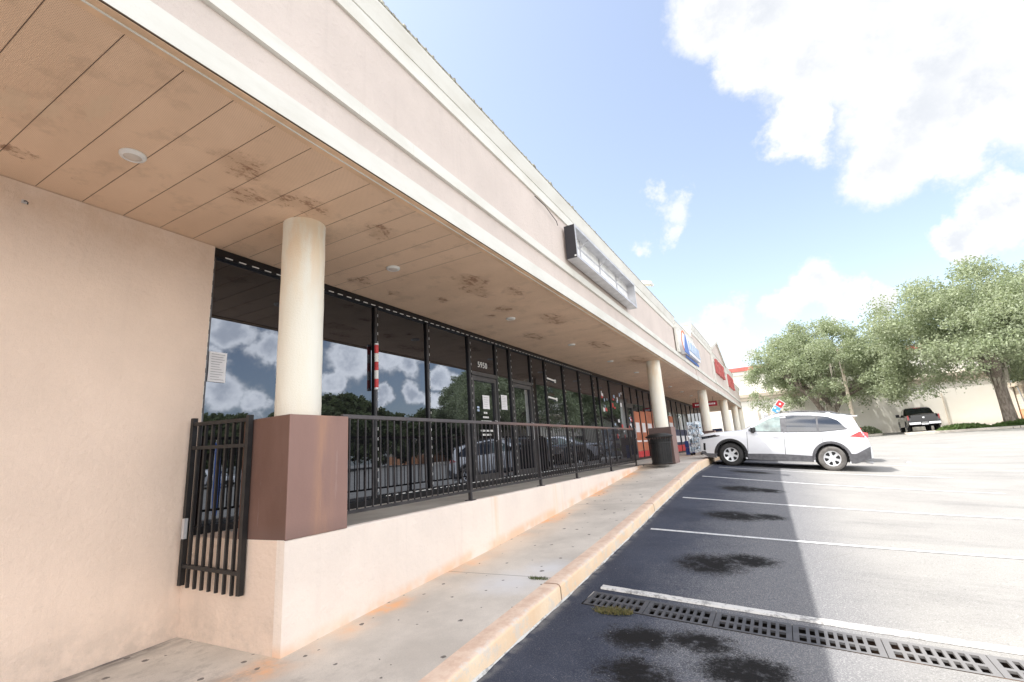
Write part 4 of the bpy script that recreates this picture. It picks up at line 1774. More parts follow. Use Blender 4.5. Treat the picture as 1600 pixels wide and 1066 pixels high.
def make_suv(paint, tyre_r):
    top = [(0, .78), (.03, .92), (.10, .965), (.25, .99), (.6, 1.04), (1.0, 1.085), (1.25, 1.115), (1.35, 1.15), (1.7, 1.36), (2.02, 1.545), (2.2, 1.61), (2.45, 1.65), (2.8, 1.675), (3.3, 1.675),
           (3.8, 1.645), (4.18, 1.60), (4.25, 1.53), (4.36, 1.27), (4.44, 1.09), (4.50, 1.02), (4.545, .95), (4.58, .75), (4.6, .62)]
    c = Car(4.6, 1.855, top, (.93, 3.62), .35, 1.08, 1.67)
    root = empty('parked_car', (0, 0, 0))
    c.body('body', paint, root)
    # underbody
    mb = MB()
    mb.box(.35, 4.2, -.80, .80, .26, .60)
    mb.build('underbody', M['dark'], root, local=True)
    win_lo = [(1.42, 1.10), (2.4, 1.085), (3.4, 1.115), (4.02, 1.20)]
    win_hi = [(1.42, 1.115), (1.55, 1.18), (2.02, 1.455), (2.25, 1.545), (2.6, 1.59), (3.2, 1.59), (3.6, 1.55), (3.85, 1.44), (4.02, 1.225)]
    lo = lambda x: float(np.interp(x, [p[0] for p in win_lo], [p[1] for p in win_lo]))
    hi = lambda x: float(np.interp(x, [p[0] for p in win_hi], [p[1] for p in win_hi]))
    for side in (-1, 1):
        mb = MB()
        c.side_patch(mb, np.linspace(1.47, 4.05, 60), lambda x: lo(x) - .018, lambda x: hi(x) + .012, side, .003)
        mb.build('window_surround', M['plastic_grey'], root, local=True, smooth=True)
        for nm_, a, b, mt in (('window', 1.50, 2.36, 'car_glass_daylit' if side < 0 else 'car_glass'), ('window', 2.52, 3.30, 'car_glass'), ('window', 3.35, 4.0, 'car_glass')):
            mb = MB()
            c.side_patch(mb, np.linspace(a, b, 26), lo, hi, side, .008)
            mb.build(nm_, M[mt], root, local=True, smooth=True)
        mb = MB()
        for x_, z0_, z1_ in ((1.42, .45, 1.06), (2.44, .40, 1.07), (3.42, .62, 1.08)):
            f = lambda z, x_=x_: x_
            vs = []
            for k in range(13):
                z = z0_ + (z1_ - z0_) * k / 12
                for dx in (-.006, .006):
                    vs.append((x_ + dx, side * (c.w(x_, z) + .0025), z))
            mb.add(vs, [(2 * k, 2 * k + 1, 2 * k + 3, 2 * k + 2) for k in range(12)])
        mb.build('door_gap', M['plastic_black'], root, local=True)
        for x_ in (2.22, 3.22):
            mb = MB()
            mb.obox(Matrix.Translation((x_, side * (c.w(x_, .93) + .018), .93)), .20, .022, .03)
            mb.build('handle', paint, root, local=True, bevel=.008)
        mb = MB()
        c.side_patch(mb, np.linspace(1.40, 3.16, 30), lambda x: .225, lambda x: .40 + .02 * math.cos((x - 2.3) * 2), side, .012, 4)
        c.side_patch(mb, np.linspace(4.03, 4.56, 12), lambda x: c.zb(x) + .0, lambda x: .50 + .22 * max(0, (x - 4.2) / .36), side, .012, 4)
        c.side_patch(mb, np.linspace(.03, .50, 12), lambda x: c.zb(x), lambda x: .36 + .06 * (x < .2), side, .012, 4)
        mb.build('side_cladding', M['plastic_grey'], root, local=True, smooth=True)
        for wx in c.wh:
            mb = MB()
            c.arch_patch(mb, wx, .42, .495, side)
            mb.build('wheel_arch', M['plastic_grey'] if wx > 2 else M['plastic_black'], root, local=True, smooth=True)
        # lamps
        mb = MB()
        c.side_patch(mb, np.linspace(.05, .62, 14), lambda x: .78 + .13 * min(1, x / .6), lambda x: .87 + .10 * min(1, x / .55) - .03 * (x > .5), side, .007, 3)
        mb.build('headlight', M['car_glass'], root, local=True, smooth=True)
        mb = MB()
        c.side_patch(mb, np.linspace(4.08, 4.55, 14), lambda x: .985 - .05 * (x - 4.08), lambda x: .99 + .14 * min(1, (x - 4.08) / .25) - .25 * max(0, x - 4.42), side, .008, 3)
        mb.build('tail_light', M['red_lamp'], root, local=True, smooth=True)
        mb = MB()
        c.side_patch(mb, np.linspace(.10, .17, 4), lambda x: .45, lambda x: .68, side, .006, 3)
        mb.build('fog_slot', M['dark'], root, local=True)
        # mirror
        mb = MB()
        mb.obox(Matrix.Translation((1.60, side * 1.0, 1.13)) @ Matrix.Rotation(.2, 4, 'Z'), .13, .20, .15)
        mb.obox(Matrix.Translation((1.60, side * .93, 1.06)), .08, .12, .05)
        mb.build('mirror', M['plastic_black'], root, local=True, bevel=.03)
        # roof rail
        mb = MB()
        pts = [(x, side * (c.w(x, c.zt(x)) - .03), c.zt(x) + (.055 if 0 < i < 9 else .005)) for i, x in enumerate(np.linspace(2.15, 3.95, 10))]
        mb.tube(pts, .014, 6)
        mb.build('roof_rail', M['plastic_grey'], root, local=True, smooth=True)
        for wx in c.wh:
            c.wheel(root, wx, side, M['tyre'] if wx < 2 else tyre_r)
            mb = MB()
            mb.lathe([(0, 0), (.40, 0)], (wx, side * (c.W / 2 - .26), .37), 24, 'y')
            mb.build('wheel_well', M['dark'], root, local=True)
    mb = MB()
    c.top_patch(mb, 1.38, 2.04, .06, .006)
    mb.build('windscreen', M['car_glass'], root, local=True, smooth=True)
    mb = MB()
    c.top_patch(mb, 4.215, 4.39, .10, .006)
    mb.build('rear_window', M['car_glass'], root, local=True, smooth=True)
    mb = MB()
    mb.box(4.14, 4.36, -.60, .60, 1.575, 1.60)
    mb.build('spoiler', paint, root, local=True, bevel=.01)
    mb = MB()
    mb.box(-.012, .05, -.50, .50, .36, .62)
    mb.build('grille', M['dark'], root, local=True, bevel=.01)
    mb = MB()
    mb.tube([(4.45, -.55, .27), (4.62, -.56, .26)], .03, 10)
    mb.build('exhaust', M['alu'], root, local=True)
    mb = MB()
    mb.box(4.58, 4.605, -.16, .16, .78, .90)
    mb.build('number_plate', M['paper'], root, local=True)
    # radio antenna fin
    mb = MB()
    mb.prism([(3.55, 1.675), (3.75, 1.675), (3.72, 1.74)], -.02, .02, 'y')
    mb.build('antenna_fin', paint, root, local=True)
    return root


def place_car(o, x, y, rz, pitch, z=None, label=None, group=None):
    o.location = (x, y, ground_z(x, y) if z is None else z)
    o.rotation_euler = (0, pitch, rz)
    if label:
        o['label'] = label
        o['category'] = 'car'
    if group:
        o['group'] = group


CG = 'cars parked nose to the kerb past the white one'
suv = make_suv(M['paint_white'], M['tyre_pale'])
fx, rx_ = -1.60, 1.05
zf_, zr_ = ground_z(fx, 17.1), ground_z(rx_, 17.1)
pitch = math.atan2(zf_ - zr_, rx_ - fx)
# local origin is the bumper foot; wheels at .93 and 3.62
L0 = .93
place_car(suv, fx - L0 * math.cos(pitch), 17.0 + .93, 0, pitch, zf_ + L0 * math.sin(pitch), 'white compact SUV parked nose over the kerb, side on to the camera')


def recolour(root, mapping):
    for ch in root.children_recursive:
        if ch.type == 'MESH':
            for sl_ in ch.material_slots:
                if sl_.material and sl_.material.name in mapping:
                    sl_.link = 'OBJECT'
                    sl_.material = mapping[sl_.material.name]


def car_copy(colour, x, y, rz, label, group, pitch=0):
    c = copy_tree(suv)
    for ch in c.children_recursive:
        if ch.type != 'MESH':
            continue
        for sl_ in ch.material_slots:
            if sl_.material == M['paint_white']:
                sl_.link = 'OBJECT'
                sl_.material = M['paint_' + colour]
    place_car(c, x, y, rz, pitch, None, label, group)
    return c


p2 = math.atan2(ground_z(-1.6, 21) - ground_z(1.05, 21), 2.65)
c2 = car_copy('grey', -2.25, 21.3, 0, 'dark grey car parked just beyond the white SUV', CG, p2 * .9)
c2.location.z = ground_z(-1.6, 21) + .93 * math.sin(p2 * .9)
c3 = car_copy('white', -2.15, 25.3, 0, 'second white car parked two bays beyond the white SUV', CG, p2 * .9)
c3.location.z = ground_z(-1.6, 25) + .93 * math.sin(p2 * .9)
# cars in the row across the lot, seen mirrored in the glass
RG = 'cars parked across the lot, mirrored in the dark glass'
for i, (col_, x, y, lb) in enumerate([('white', 33, 6, 'white car across the lot'), ('black', 33, 10, 'black car across the lot beside a white one'), ('silver', 33.3, 13.4, 'silver car across the lot'),
                                      ('white', 33, 17, 'white car across the lot between silver and red'), ('red', 33.2, 21, 'dark red car across the lot'), ('white', 33, 1.5, 'white car across the lot nearest the camera side'),
                                      ('grey', 33, -3, 'grey car across the lot behind the camera'), ('white', 33, 26, 'white car across the lot past the red one')]):
    car_copy(col_, x, y, 0, lb + ', in the mirrored row', RG)


def make_pickup():
    top = [(0, .80), (.04, 1.0), (.15, 1.12), (.5, 1.18), (1.3, 1.24), (1.75, 1.27), (1.95, 1.36), (2.5, 1.78), (2.75, 1.88), (3.2, 1.92), (3.75, 1.90), (3.95, 1.84), (4.12, 1.42), (4.16, 1.34), (4.2, 1.33), (5.68, 1.33), (5.76, 1.30), (5.80, 1.0)]
    c = Car(5.8, 2.0, top, (1.0, 4.6), .41, 1.28, 1.90, bottom=.42, tumble=.17, arch=.07, rear_sq=.97, front_sq=.85)
    root = empty('pickup_truck', (0, 0, 0))
    c.body('body', M['paint_black'], root)
    lo = lambda x: 1.31
    wh = [(2.1, 1.33), (2.6, 1.68), (2.9, 1.76), (3.7, 1.76), (3.95, 1.45)]
    hi = lambda x: float(np.interp(x, [p[0] for p in wh], [p[1] for p in wh]))
    for side in (-1, 1):
        for a, b in ((2.15, 2.95), (3.02, 3.85)):
            mb = MB()
            c.side_patch(mb, np.linspace(a, b, 18), lo, hi, side, .006)
            mb.build('window', M['car_glass'], root, local=True, smooth=True)
        for wx in c.wh:
            mb = MB()
            c.arch_patch(mb, wx, .48, .53, side)
            mb.build('wheel_arch', M['paint_black'], root, local=True, smooth=True)
            c.wheel(root, wx, side, M['tyre'], 5)
            mb = MB()
            mb.lathe([(0, 0), (.46, 0)], (wx, side * (c.W / 2 - .28), .43), 24, 'y')
            mb.build('wheel_well', M['dark'], root, local=True)
        mb = MB()
        mb.obox(Matrix.Translation((2.25, side * 1.13, 1.36)), .14, .24, .24)
        mb.obox(Matrix.Translation((2.25, side * 1.0, 1.28)), .07, .16, .05)
        mb.build('mirror', M['plastic_black'], root, local=True, bevel=.03)
        mb = MB()
        mb.box(5.60, 5.812, side * .975 - .10 * (side > 0), side * .975 + .10 * (side < 0), .92, 1.28)
        mb.build('tail_light', M['red_lamp'], root, local=True, bevel=.012)
        mb = MB()
        mb.obox(Matrix.Translation((3.2, side * 1.0, 1.12)), .2, .03, .04)
        mb.obox(Matrix.Translation((2.9, side * 1.0, .44)), 1.9, .10, .05)
        mb.build('side_step', M['chrome'], root, local=True)
    # rear screen
    mb = MB()
    q = [(3.975, -.72, 1.80), (3.975, .72, 1.80), (4.135, .80, 1.38), (4.135, -.80, 1.38)]
    mb.add([(x + .02, y, z) for x, y, z in q], [(0, 1, 2, 3)])
    mb.build('rear_window', M['car_glass'], root, local=True)
    mb = MB()
    mb.box(3.90, 3.96, -.22, .22, 1.855, 1.885)
    mb.build('brake_light', M['red_lamp'], root, local=True)
    mb = MB()
    mb.box(5.801, 5.815, -.76, .76, .80, 1.29)
    tg = mb.build('tailgate', M['paint_black'], root, local=True, bevel=.006)
    mb = MB()
    mb.lathe([(0, 5.83), (.06, 5.83), (.085, 5.816)], (0, 0, 1.08), 20, 'x')
    mb.build('round_emblem', M['chrome'], tg, local=True)
    mb = MB()
    mb.box(5.80, 5.95, -.95, -.22, .56, .76)
    mb.box(5.80, 5.95, .22, .95, .56, .76)
    mb.box(5.80, 5.93, -.219, .219, .52, .68)
    mb.build('rear_bumper', M['chrome'], root, local=True, bevel=.02)
    mb = MB()
    mb.box(5.932, 5.94, -.16, .16, .60, .74)
    mb.build('number_plate', M['paper'], root, local=True)
    mb = MB()
    mb.box(.5, 5.5, -.7, .7, .40, .8)
    mb.build('underbody', M['dark'], root, local=True)
    mb = MB()
    c.top_patch(mb, 1.98, 2.62, .08, .006)
    mb.build('windscreen', M['car_glass'], root, local=True, smooth=True)
    return root


pk = make_pickup()
props(pk, 'black pickup truck with chrome rear bumper parked under the oaks', 'pickup truck')
# rear (x=5.8) faces the camera; heading +Y
pk.rotation_euler = (0, 0, R(-93))
ry0 = 47.6
px_, py_ = 9.5, ry0
d_ = Vector((math.cos(R(-93)), math.sin(R(-93)), 0)) * 5.8
pk.location = (px_ - d_.x, py_ - d_.y, ground_z(9.5, 50) + .0)

# ------------------------------------------------------------------ FAR BUILDINGS
fb = empty('far_building', (0, 55, .2), 'large cream windowless building with red roof trim behind the trees', 'building')
mb = MB()
mb.box(-32, 17.2, 55, 75, -.5, 7.35)
mb.build('wall', M['far_wall'], fb)
mb = MB()
mb.box(-32.2, 17.3, 54.8, 75.2, 7.351, 7.75)
mb.build('red_trim', M['red_trim'], fb)
mb = MB()
mb.box(-32.1, 17.25, 54.9, 55, 6.95, 7.349)
mb.build('frieze', M['far_wall'], fb)
mb = MB()
mb.box(-32.1, 17.25, 54.80, 55.0, 4.60, 4.92)
mb.box(-32.1, 17.25, 54.88, 55.0, 4.25, 4.599)
mb.build('ledge', M['far_tan'], fb)
for x in (-1.9, -1.0, .05, 12.6):
    mb = MB()
    mb.tube([(x, 54.93, .1), (x, 54.93, 3.2)], .035, 8)
    mb.build('downpipe', M['far_tan'], fb)
mb = MB()
mb.box(3.6, 4.1, 54.85, 54.99, 3.6, 3.85)
mb.build('wall_light', M['far_tan'], fb)
f2 = empty('far_shop', (20, 53.6, .2), 'pale block building with tan roof edge and orange base at the right edge', 'building')
mb = MB()
mb.box(17.3, 40, 53.6, 70, 1.35, 3.2)
mb.build('wall', M['far_brick'], f2)
mb = MB()
mb.box(17.28, 40, 53.55, 70, -.3, 1.349)
mb.build('base', M['far_orange'], f2)
mb = MB()
mb.box(17.0, 40.3, 53.2, 70.2, 3.201, 3.55)
mb.build('roof_edge', M['far_tan'], f2)
mb = MB()
mb.tube([(17.0, 53.4, 3.2), (17.2, 53.45, 1.5), (17.6, 53.45, .2)], .05, 8)
mb.build('downpipe', M['alu'], f2)

# verge (planting island) and low kerbs under the trees
mb = MB()
def island(x0, x1, y0, y1, h=.13):
    ys_ = [y0, y1]
    n = 16
    top, bot = [], []
    cxx, cyy = (x0 + x1) / 2, (y0 + y1) / 2
    for i in range(4 * n):
        a = 2 * math.pi * i / (4 * n)
        ca, sa = math.cos(a), math.sin(a)
        px = cxx + (x1 - x0) / 2 * math.copysign(abs(ca) ** .35, ca)
        py = cyy + (y1 - y0) / 2 * math.copysign(abs(sa) ** .35, sa)
        g = ground_z(px, py)
        top.append((px, py, g + h))
        bot.append((px, py, g - .1))
    N = len(top)
    mb.add(top + bot, [tuple(range(N))] + [(i, (i + 1) % N, N + (i + 1) % N, N + i) for i in range(N)])
island(7.6, 24, 42.6, 45.4)
island(-.6, 6.9, 47.4, 50.6)
island(11.2, 17, 51.0, 54.5)
o = mb.build('planting_islands', M['walk'])
props(o, None, None, None, 'structure')


# ------------------------------------------------------------------ VEGETATION
def leaf_mesh(name, centers, sizes, mat, parent, seed, aspect=1.9, droop=.3):
    rs = np.random.RandomState(seed)
    C = np.asarray(centers)
    n = len(C)
    d = rs.normal(size=(n, 3))
    d[:, 2] -= droop
    d /= np.linalg.norm(d, axis=1)[:, None]
    e = rs.normal(size=(n, 3))
    e -= (e * d).sum(1)[:, None] * d
    e /= np.linalg.norm(e, axis=1)[:, None]
    s = np.asarray(sizes)[:, None]
    a = C - e * s * .5
    b = C + d * s * aspect * .5 - 0 * e
    c = C + e * s * .5
    f = C - d * s * aspect * .5
    V = np.stack([a, b, c, f], 1).reshape(-1, 3)
    me = bpy.data.meshes.new(name)
    me.vertices.add(4 * n)
    me.vertices.foreach_set('co', V.ravel())
    me.loops.add(4 * n)
    me.loops.foreach_set('vertex_index', np.arange(4 * n, dtype=np.int32))
    me.polygons.add(n)
    me.polygons.foreach_set('loop_start', np.arange(0, 4 * n, 4, dtype=np.int32))
    me.polygons.foreach_set('loop_total', np.full(n, 4, dtype=np.int32))
    me.materials.append(mat)
    me.update(calc_edges=True)
    o = bpy.data.objects.new(name, me)
    COL.objects.link(o)
    o.parent = parent
    OFF[o.name] = OFF.get(parent.name, Vector((0, 0, 0))) if parent else Vector((0, 0, 0))
    return o


def make_tree(name, H, spread, trunk_h, tr, seed, leaves, leafmat, lean=(0, 0), leaf=.16, low=.35, fork=2, moss=0, squash=1.0, extra=()):
    """tree in local coordinates at the origin"""
    rr = random.Random(seed)
    rs = np.random.RandomState(seed)
    root = empty(name, (0, 0, 0))
    mb = MB()
    base = Vector((0, 0, -.15))
    top = Vector((lean[0], lean[1], trunk_h))
    mid = (base + top) / 2 + Vector((rr.uniform(-.1, .1), rr.uniform(-.1, .1), 0))
    mb.tube([base, base + Vector((0, 0, .35)), mid, top], [tr * 1.45, tr * 1.08, tr * .92, tr * .85], 12)
    ends = []

    def branch(p, d, L, r, lvl):
        pts = [p]
        rad = [r]
        q = p.copy()
        dd = d.copy()
        n = 5
        for i in range(n):
            dd = (dd + Vector((rr.uniform(-.22, .22), rr.uniform(-.22, .22), rr.uniform(-.12, .16)))).normalized()
            q = q + dd * L / n
            pts.append(q.copy())
            rad.append(r * (1 - .55 * (i + 1) / n))
        mb.tube(pts, rad, 7 if lvl < 2 else 5)
        if lvl >= 3:
            ends.append(q)
            return
        ends.append(q) if lvl >= 2 else None
        k = 3 if lvl < 2 else 2
        for j in range(k + (lvl == 0)):
            t = rr.uniform(.45, 1)
            i = min(n, max(1, int(t * n)))
            a = rr.uniform(0, 2 * math.pi)
            nd = (dd * .7 + Vector((math.cos(a), math.sin(a), rr.uniform(-.15, .55))) * .8).normalized()
            branch(pts[i], nd, L * rr.uniform(.55, .8), rad[i] * .75, lvl + 1)
    for j in range(fork):
        a = 2 * math.pi * (j + rr.uniform(-.15, .15)) / fork + seed
        d = Vector((math.cos(a) * .75, math.sin(a) * .75, .85)).normalized()
        branch(top - Vector((0, 0, .1)), d, (H - trunk_h) * .55, tr * .72, 0)
    mb.build('trunk', M['bark'], root, local=True, smooth=True)
    # crown clumps: dome of overlapping clumps plus branch ends
    clumps = []
    c0 = np.array([lean[0], lean[1], 0])
    N = 300
    for i in range(N):
        a = rr.uniform(0, 2 * math.pi)
        u = rr.random() ** .5
        rad = spread * u
        hz = math.sqrt(max(0, 1 - u * u))
        ztop = H * (low + (1 - low) * (.35 + .65 * hz))
        zlow = H * (low + .02 + .10 * (1 - u) + .04 * math.sin(3 * a + seed))
        if u > .8:
            zlow -= H * .05
        t = rr.random() ** .45
        z = zlow + (ztop - zlow) * t
        cx_, cy_ = rad * math.cos(a), rad * math.sin(a) * squash
        wob = 1 + .18 * math.sin(2 * a + seed * 1.3) + .10 * math.sin(5 * a + seed)
        clumps.append((c0[0] + cx_ * wob, c0[1] + cy_ * wob, z, (.26 + .62 * rr.random() ** 1.8) * spread / 5.2))
    for e in ends:
        if e.z > H * low * .8:
            clumps.append((e.x, e.y, e.z, rr.uniform(.45, .9) * spread / 5.2))
    clumps += list(extra)
    clumps = np.array(clumps)
    wgt = clumps[:, 3] ** 2.2
    wgt /= wgt.sum()
    idx = rs.choice(len(clumps), leaves, p=wgt)
    g = rs.normal(size=(leaves, 3))
    g /= np.linalg.norm(g, axis=1)[:, None]
    r = clumps[idx, 3] * (.20 + 1.0 * rs.rand(leaves) ** .9)
    P = clumps[idx, :3] + g * r[:, None] * np.array([1, 1, .72])
    P[:, 2] -= .12 * np.abs(g[:, 0])
    # ragged hanging edges
    nh = leaves // 14
    sel = rs.choice(leaves, nh)
    P[sel, 2] -= rs.rand(nh) * .7
    sz = leaf * (.6 + .8 * rs.rand(leaves))
    leaf_mesh('crown', P, sz, leafmat, root, seed)
    if moss:
        mb = MB()
        for i in range(moss):
            c_ = clumps[rr.randrange(len(clumps))]
            if c_[2] > H * .62:
                continue
            for q in range(7):
                x, y = c_[0] + rr.gauss(0, .35), c_[1] + rr.gauss(0, .35)
                z = c_[2] - c_[3] * .4
                L = rr.uniform(.4, 1.3)
                a = rr.uniform(0, 3.14)
                w = rr.uniform(.015, .05)
                dx, dy = math.cos(a) * w, math.sin(a) * w
                mb.add([(x - dx, y - dy, z), (x + dx, y + dy, z), (x + dx * .8, y + dy * .8, z - L * .5), (x - dx * .8, y - dy * .8, z - L * .5), (x, y, z - L)],
                       [(0, 1, 2, 3), (3, 2, 4)])
        # thick beard by the fork
        for q in range(40):
            x, y = lean[0] + rr.gauss(.1, .32), lean[1] - .35 + rr.gauss(0, .15)
            z = trunk_h + rr.uniform(.2, 1.1)
            L = rr.uniform(.6, 1.6)
            w = rr.uniform(.02, .06)
            mb.add([(x - w, y, z), (x + w, y, z), (x + w * .7, y - .02, z - L * .5), (x - w * .7, y - .02, z - L * .5), (x, y, z - L)], [(0, 1, 2, 3), (3, 2, 4)])
        mb.build('hanging_moss', M['moss'], root, local=True)['kind'] = 'stuff'
    return root


TG = 'live oaks at the far side of the lot'
t1 = make_tree('oak_tree', 10.2, 6.3, 1.75, .34, 4, 105000, M['leaf'], lean=(-.15, 0), fork=3, leaf=.085, low=.22, squash=.75, moss=14, extra=[(3.0 + .5 * i, .5 * math.sin(i * 2.1), 3.6 + 1.2 * (i % 4), .95) for i in range(6)])
t1.location = (3.9, 49.6, ground_z(3.9, 49))
props(t1, 'spreading live oak with forked trunk rising behind the white SUV', 'tree', TG)
t2 = make_tree('oak_tree', 11.2, 7.9, 3.3, .37, 9, 135000, M['leaf'], lean=(-.05, 0), fork=3, leaf=.085, low=.25, squash=.7, moss=26, extra=[(-6.2 + .55 * i + .2 * math.sin(i * 5), .8 * math.sin(i * 2.3), 3.3 + 1.1 * (i % 4) + .3 * math.sin(i), .95) for i in range(11)])
t2.location = (13.3, 44.2, ground_z(12.5, 44))
props(t2, 'large live oak with thick leaning trunk and hanging moss at the right', 'tree', TG)
t3 = make_tree('oak_tree', 10.6, 5.2, 3.0, .30, 15, 90000, M['leaf'], lean=(.2, 0), fork=3, leaf=.10, low=.30, squash=.7)
t3.location = (19.5, 47.5, ground_z(19, 47))
props(t3, 'live oak crown at the right edge, behind the mossy one', 'tree', TG)
# dark tree belt across the lot, mirrored in the glass
dt = make_tree('belt_tree', 8.0, 4.8, 1.8, .28, 23, 24000, M['leaf_dark'], fork=3, leaf=.26, low=.06)
props(dt, 'dark green tree in the belt across the lot', 'tree', 'trees across the lot, mirrored in the dark glass')
first = True
r3 = random.Random(31)
ty_ = [-34, -27, -20, -13, -6, 0, 6, 12, 18, 24, 30, 35, 40, 45, 50, 55]
for i, y in enumerate(ty_):
    o = dt if first else copy_tree(dt)
    first = False
    x = 43 + r3.uniform(-3, 3) - max(0, y - 26) * .62
    o.location = (x, y + r3.uniform(-1, 1), ground_z(x, y))
    o.rotation_euler = (0, 0, r3.uniform(0, 6))
    k_ = r3.uniform(.7, 1.0) + (.15 if y > 20 else 0)
    o.scale = (k_, k_, k_)

# yucca / palm like shrub at the far wall
def spiky(name, x, y, z, n, L, mat, label, cat='shrub', group=None, seed=0, w=.05):
    rr = random.Random(seed)
    root = empty(name, (x, y, z), label, cat, group)
    mb = MB()
    for i in range(n):
        a = rr.uniform(0, 2 * math.pi)
        el = rr.uniform(.35, 1.45)
        l_ = L * rr.uniform(.6, 1.0)
        d = Vector((math.cos(a) * math.cos(el), math.sin(a) * math.cos(el), math.sin(el)))
        s_ = Vector((-math.sin(a), math.cos(a), 0)) * w
        p0 = Vector((x, y, z)) + Vector((math.cos(a), math.sin(a), 0)) * rr.uniform(0, L * .15)
        p1 = p0 + d * l_ * .55
        p2_ = p0 + d * l_ + Vector((0, 0, -l_ * .18 * math.cos(el)))
        mb.add([p0 - s_ * .6, p0 + s_ * .6, p1 + s_, p1 - s_, p2_], [(0, 1, 2, 3), (3, 2, 4)])
    mb.build('leaves', mat, root)
    return root


spiky('yucca_shrub', 1.9, 50.2, .7, 190, 2.0, M['leaf_yucca'], 'spiky green shrub behind the white SUV roof', seed=3, w=.06)
mb = MB()
rr = random.Random(8)


def bush(x, y, rx, ry, h, n, seed, label, matk='leaf'):
    root = empty('low_bush', (x, y, ground_z(x, y)), label, 'bush', 'low bushes under the oaks')
    rs = np.random.RandomState(seed)
    P = rs.normal(size=(n, 3))
    P /= np.linalg.norm(P, axis=1)[:, None]
    P *= (rs.rand(n, 1) ** .4)
    P[:, 2] = np.abs(P[:, 2])
    P *= np.array([rx, ry, h])
    leaf_mesh('leaves', P, .09 * (.6 + rs.rand(n)), M[matk], root, seed)
    mb = MB()
    for q in range(6):
        a = q * 1.05
        mb.tube([(0, 0, -.05), (math.cos(a) * rx * .4, math.sin(a) * ry * .4, h * .6)], .012, 5)
    mb.build('stem', M['bark'], root, local=True)


bush(6.0, 49.2, 1.0, .7, .75, 2500, 1, 'low green bush behind the rear of the white SUV')
bush(10.8, 44.0, 1.6, .8, .45, 3500, 2, 'low green planting left of the mossy oak trunk', 'grass_green')
bush(14.2, 44.0, 2.2, .9, .50, 4500, 5, 'low green planting right of the mossy oak trunk', 'grass_green')
bush(4.3, 48.6, 1.0, .6, .6, 1500, 7, 'low bush hidden behind the white SUV')

# weeds
def weed(x, y, z, n, rad, h, seed, label, matk):
    rr = random.Random(seed)
    root = empty('weed_clump', (x, y, z), label, 'weed', 'small weeds at kerb and drain')
    mb = MB()
    for i in range(n):
        a, q = rr.uniform(0, 6.28), rad * rr.random() ** .6
        px, py = x + math.cos(a) * q * 1.5, y + math.sin(a) * q * .7
        b = rr.uniform(0, 6.28)
        l_ = h * rr.uniform(.4, 1)
        d = Vector((math.cos(b) * .8, math.sin(b) * .8, rr.uniform(.3, 1))).normalized() * l_
        w_ = Vector((-math.sin(b), math.cos(b), 0)) * .004
        p0 = Vector((px, py, z))
        mb.add([p0 - w_, p0 + w_, p0 + d], [(0, 1, 2)])
    mb.build('leaves', M[matk], root)


weed(-1.66, 4.68, ground_z(-1.66, 4.68) + .002, 900, .13, .05, 1, 'reddish weeds growing beside the first drain grate', 'grass')
weed(-2.50, 4.86, walk_z(4.86) + .002, 260, .08, .03, 2, 'small olive weed tuft in the walk joint by the kerb', 'leaf_dark')

# light pole, small wall sign, pizza sign
lp = empty('light_pole', (5.05, 47.0, ground_z(5, 47)), 'pale concrete light pole rising into the oak crown', 'light pole')
g0 = ground_z(5, 47)
mb = MB()
mb.tube([(5.05, 47, g0 - .1), (5.05, 47, g0 + 7.2)], [.14, .11], 12)
mb.build('pole', M['far_tan'], lp, smooth=True)
mb = MB()
mb.tube([(5.05, 47, g0 + 7.1), (4.5, 46.8, g0 + 7.25)], .04, 8)
mb.obox(Matrix.Translation((4.3, 46.75, g0 + 7.25)), .6, .3, .14)
mb.build('lamp_head', M['alu'], lp)

ws = empty('post_sign', (-.95, 42.2, 0), 'small grey post sign behind the hood of the white SUV', 'sign')
mb = MB()
mb.tube([(-.95, 42.2, ground_z(-.95, 42)), (-.95, 42.2, 2.1)], .03, 8)
mb.build('post', M['alu'], ws)
mb = MB()
mb.box(-1.12, -.78, 42.16, 42.175, 1.75, 2.2)
mb.build('plate', M['alu'], ws)

ds = empty('diamond_sign', (.1, 40.0, ground_z(.1, 40)), 'tilted red and blue diamond sign with white dots behind the white SUV', 'sign')
mb = MB()
gz_ = ground_z(.1, 40)
mb.tube([(.1, 40.1, gz_), (.1, 40.1, 2.0)], .03, 8)
mb.build('post', M['alu'], ds)
c0 = Vector((-.02, 40.0, 2.62))
rotm = Matrix.Rotation(R(40), 4, 'Y')
mb = MB()
mb.obox(Matrix.Translation(c0) @ rotm, .52, .03, .98)
mb.build('backing', M['paper'], ds)
for nm_, dz, mt, dots_ in (('red_tile', .235, 'red', [(0, 0)]), ('blue_tile', -.235, 'light_blue', [(-.12, .05), (.12, -.05)])):
    mb = MB()
    m4 = Matrix.Translation(c0) @ rotm @ Matrix.Translation((0, -.022, dz))
    mb.obox(m4, .43, .02, .43)
    tl = mb.build(nm_, M[mt], ds)
    mb = MB()
    for (a, b) in dots_:
        poly = [(a + .075 * math.cos(2 * math.pi * i / 16), b + .075 * math.sin(2 * math.pi * i / 16)) for i in range(16)]
        vs = [m4 @ Vector((p[0], -.0135, p[1])) for p in poly]
        mb.add(vs, [tuple(range(16))])
    mb.build('dot', M['paper'], tl)

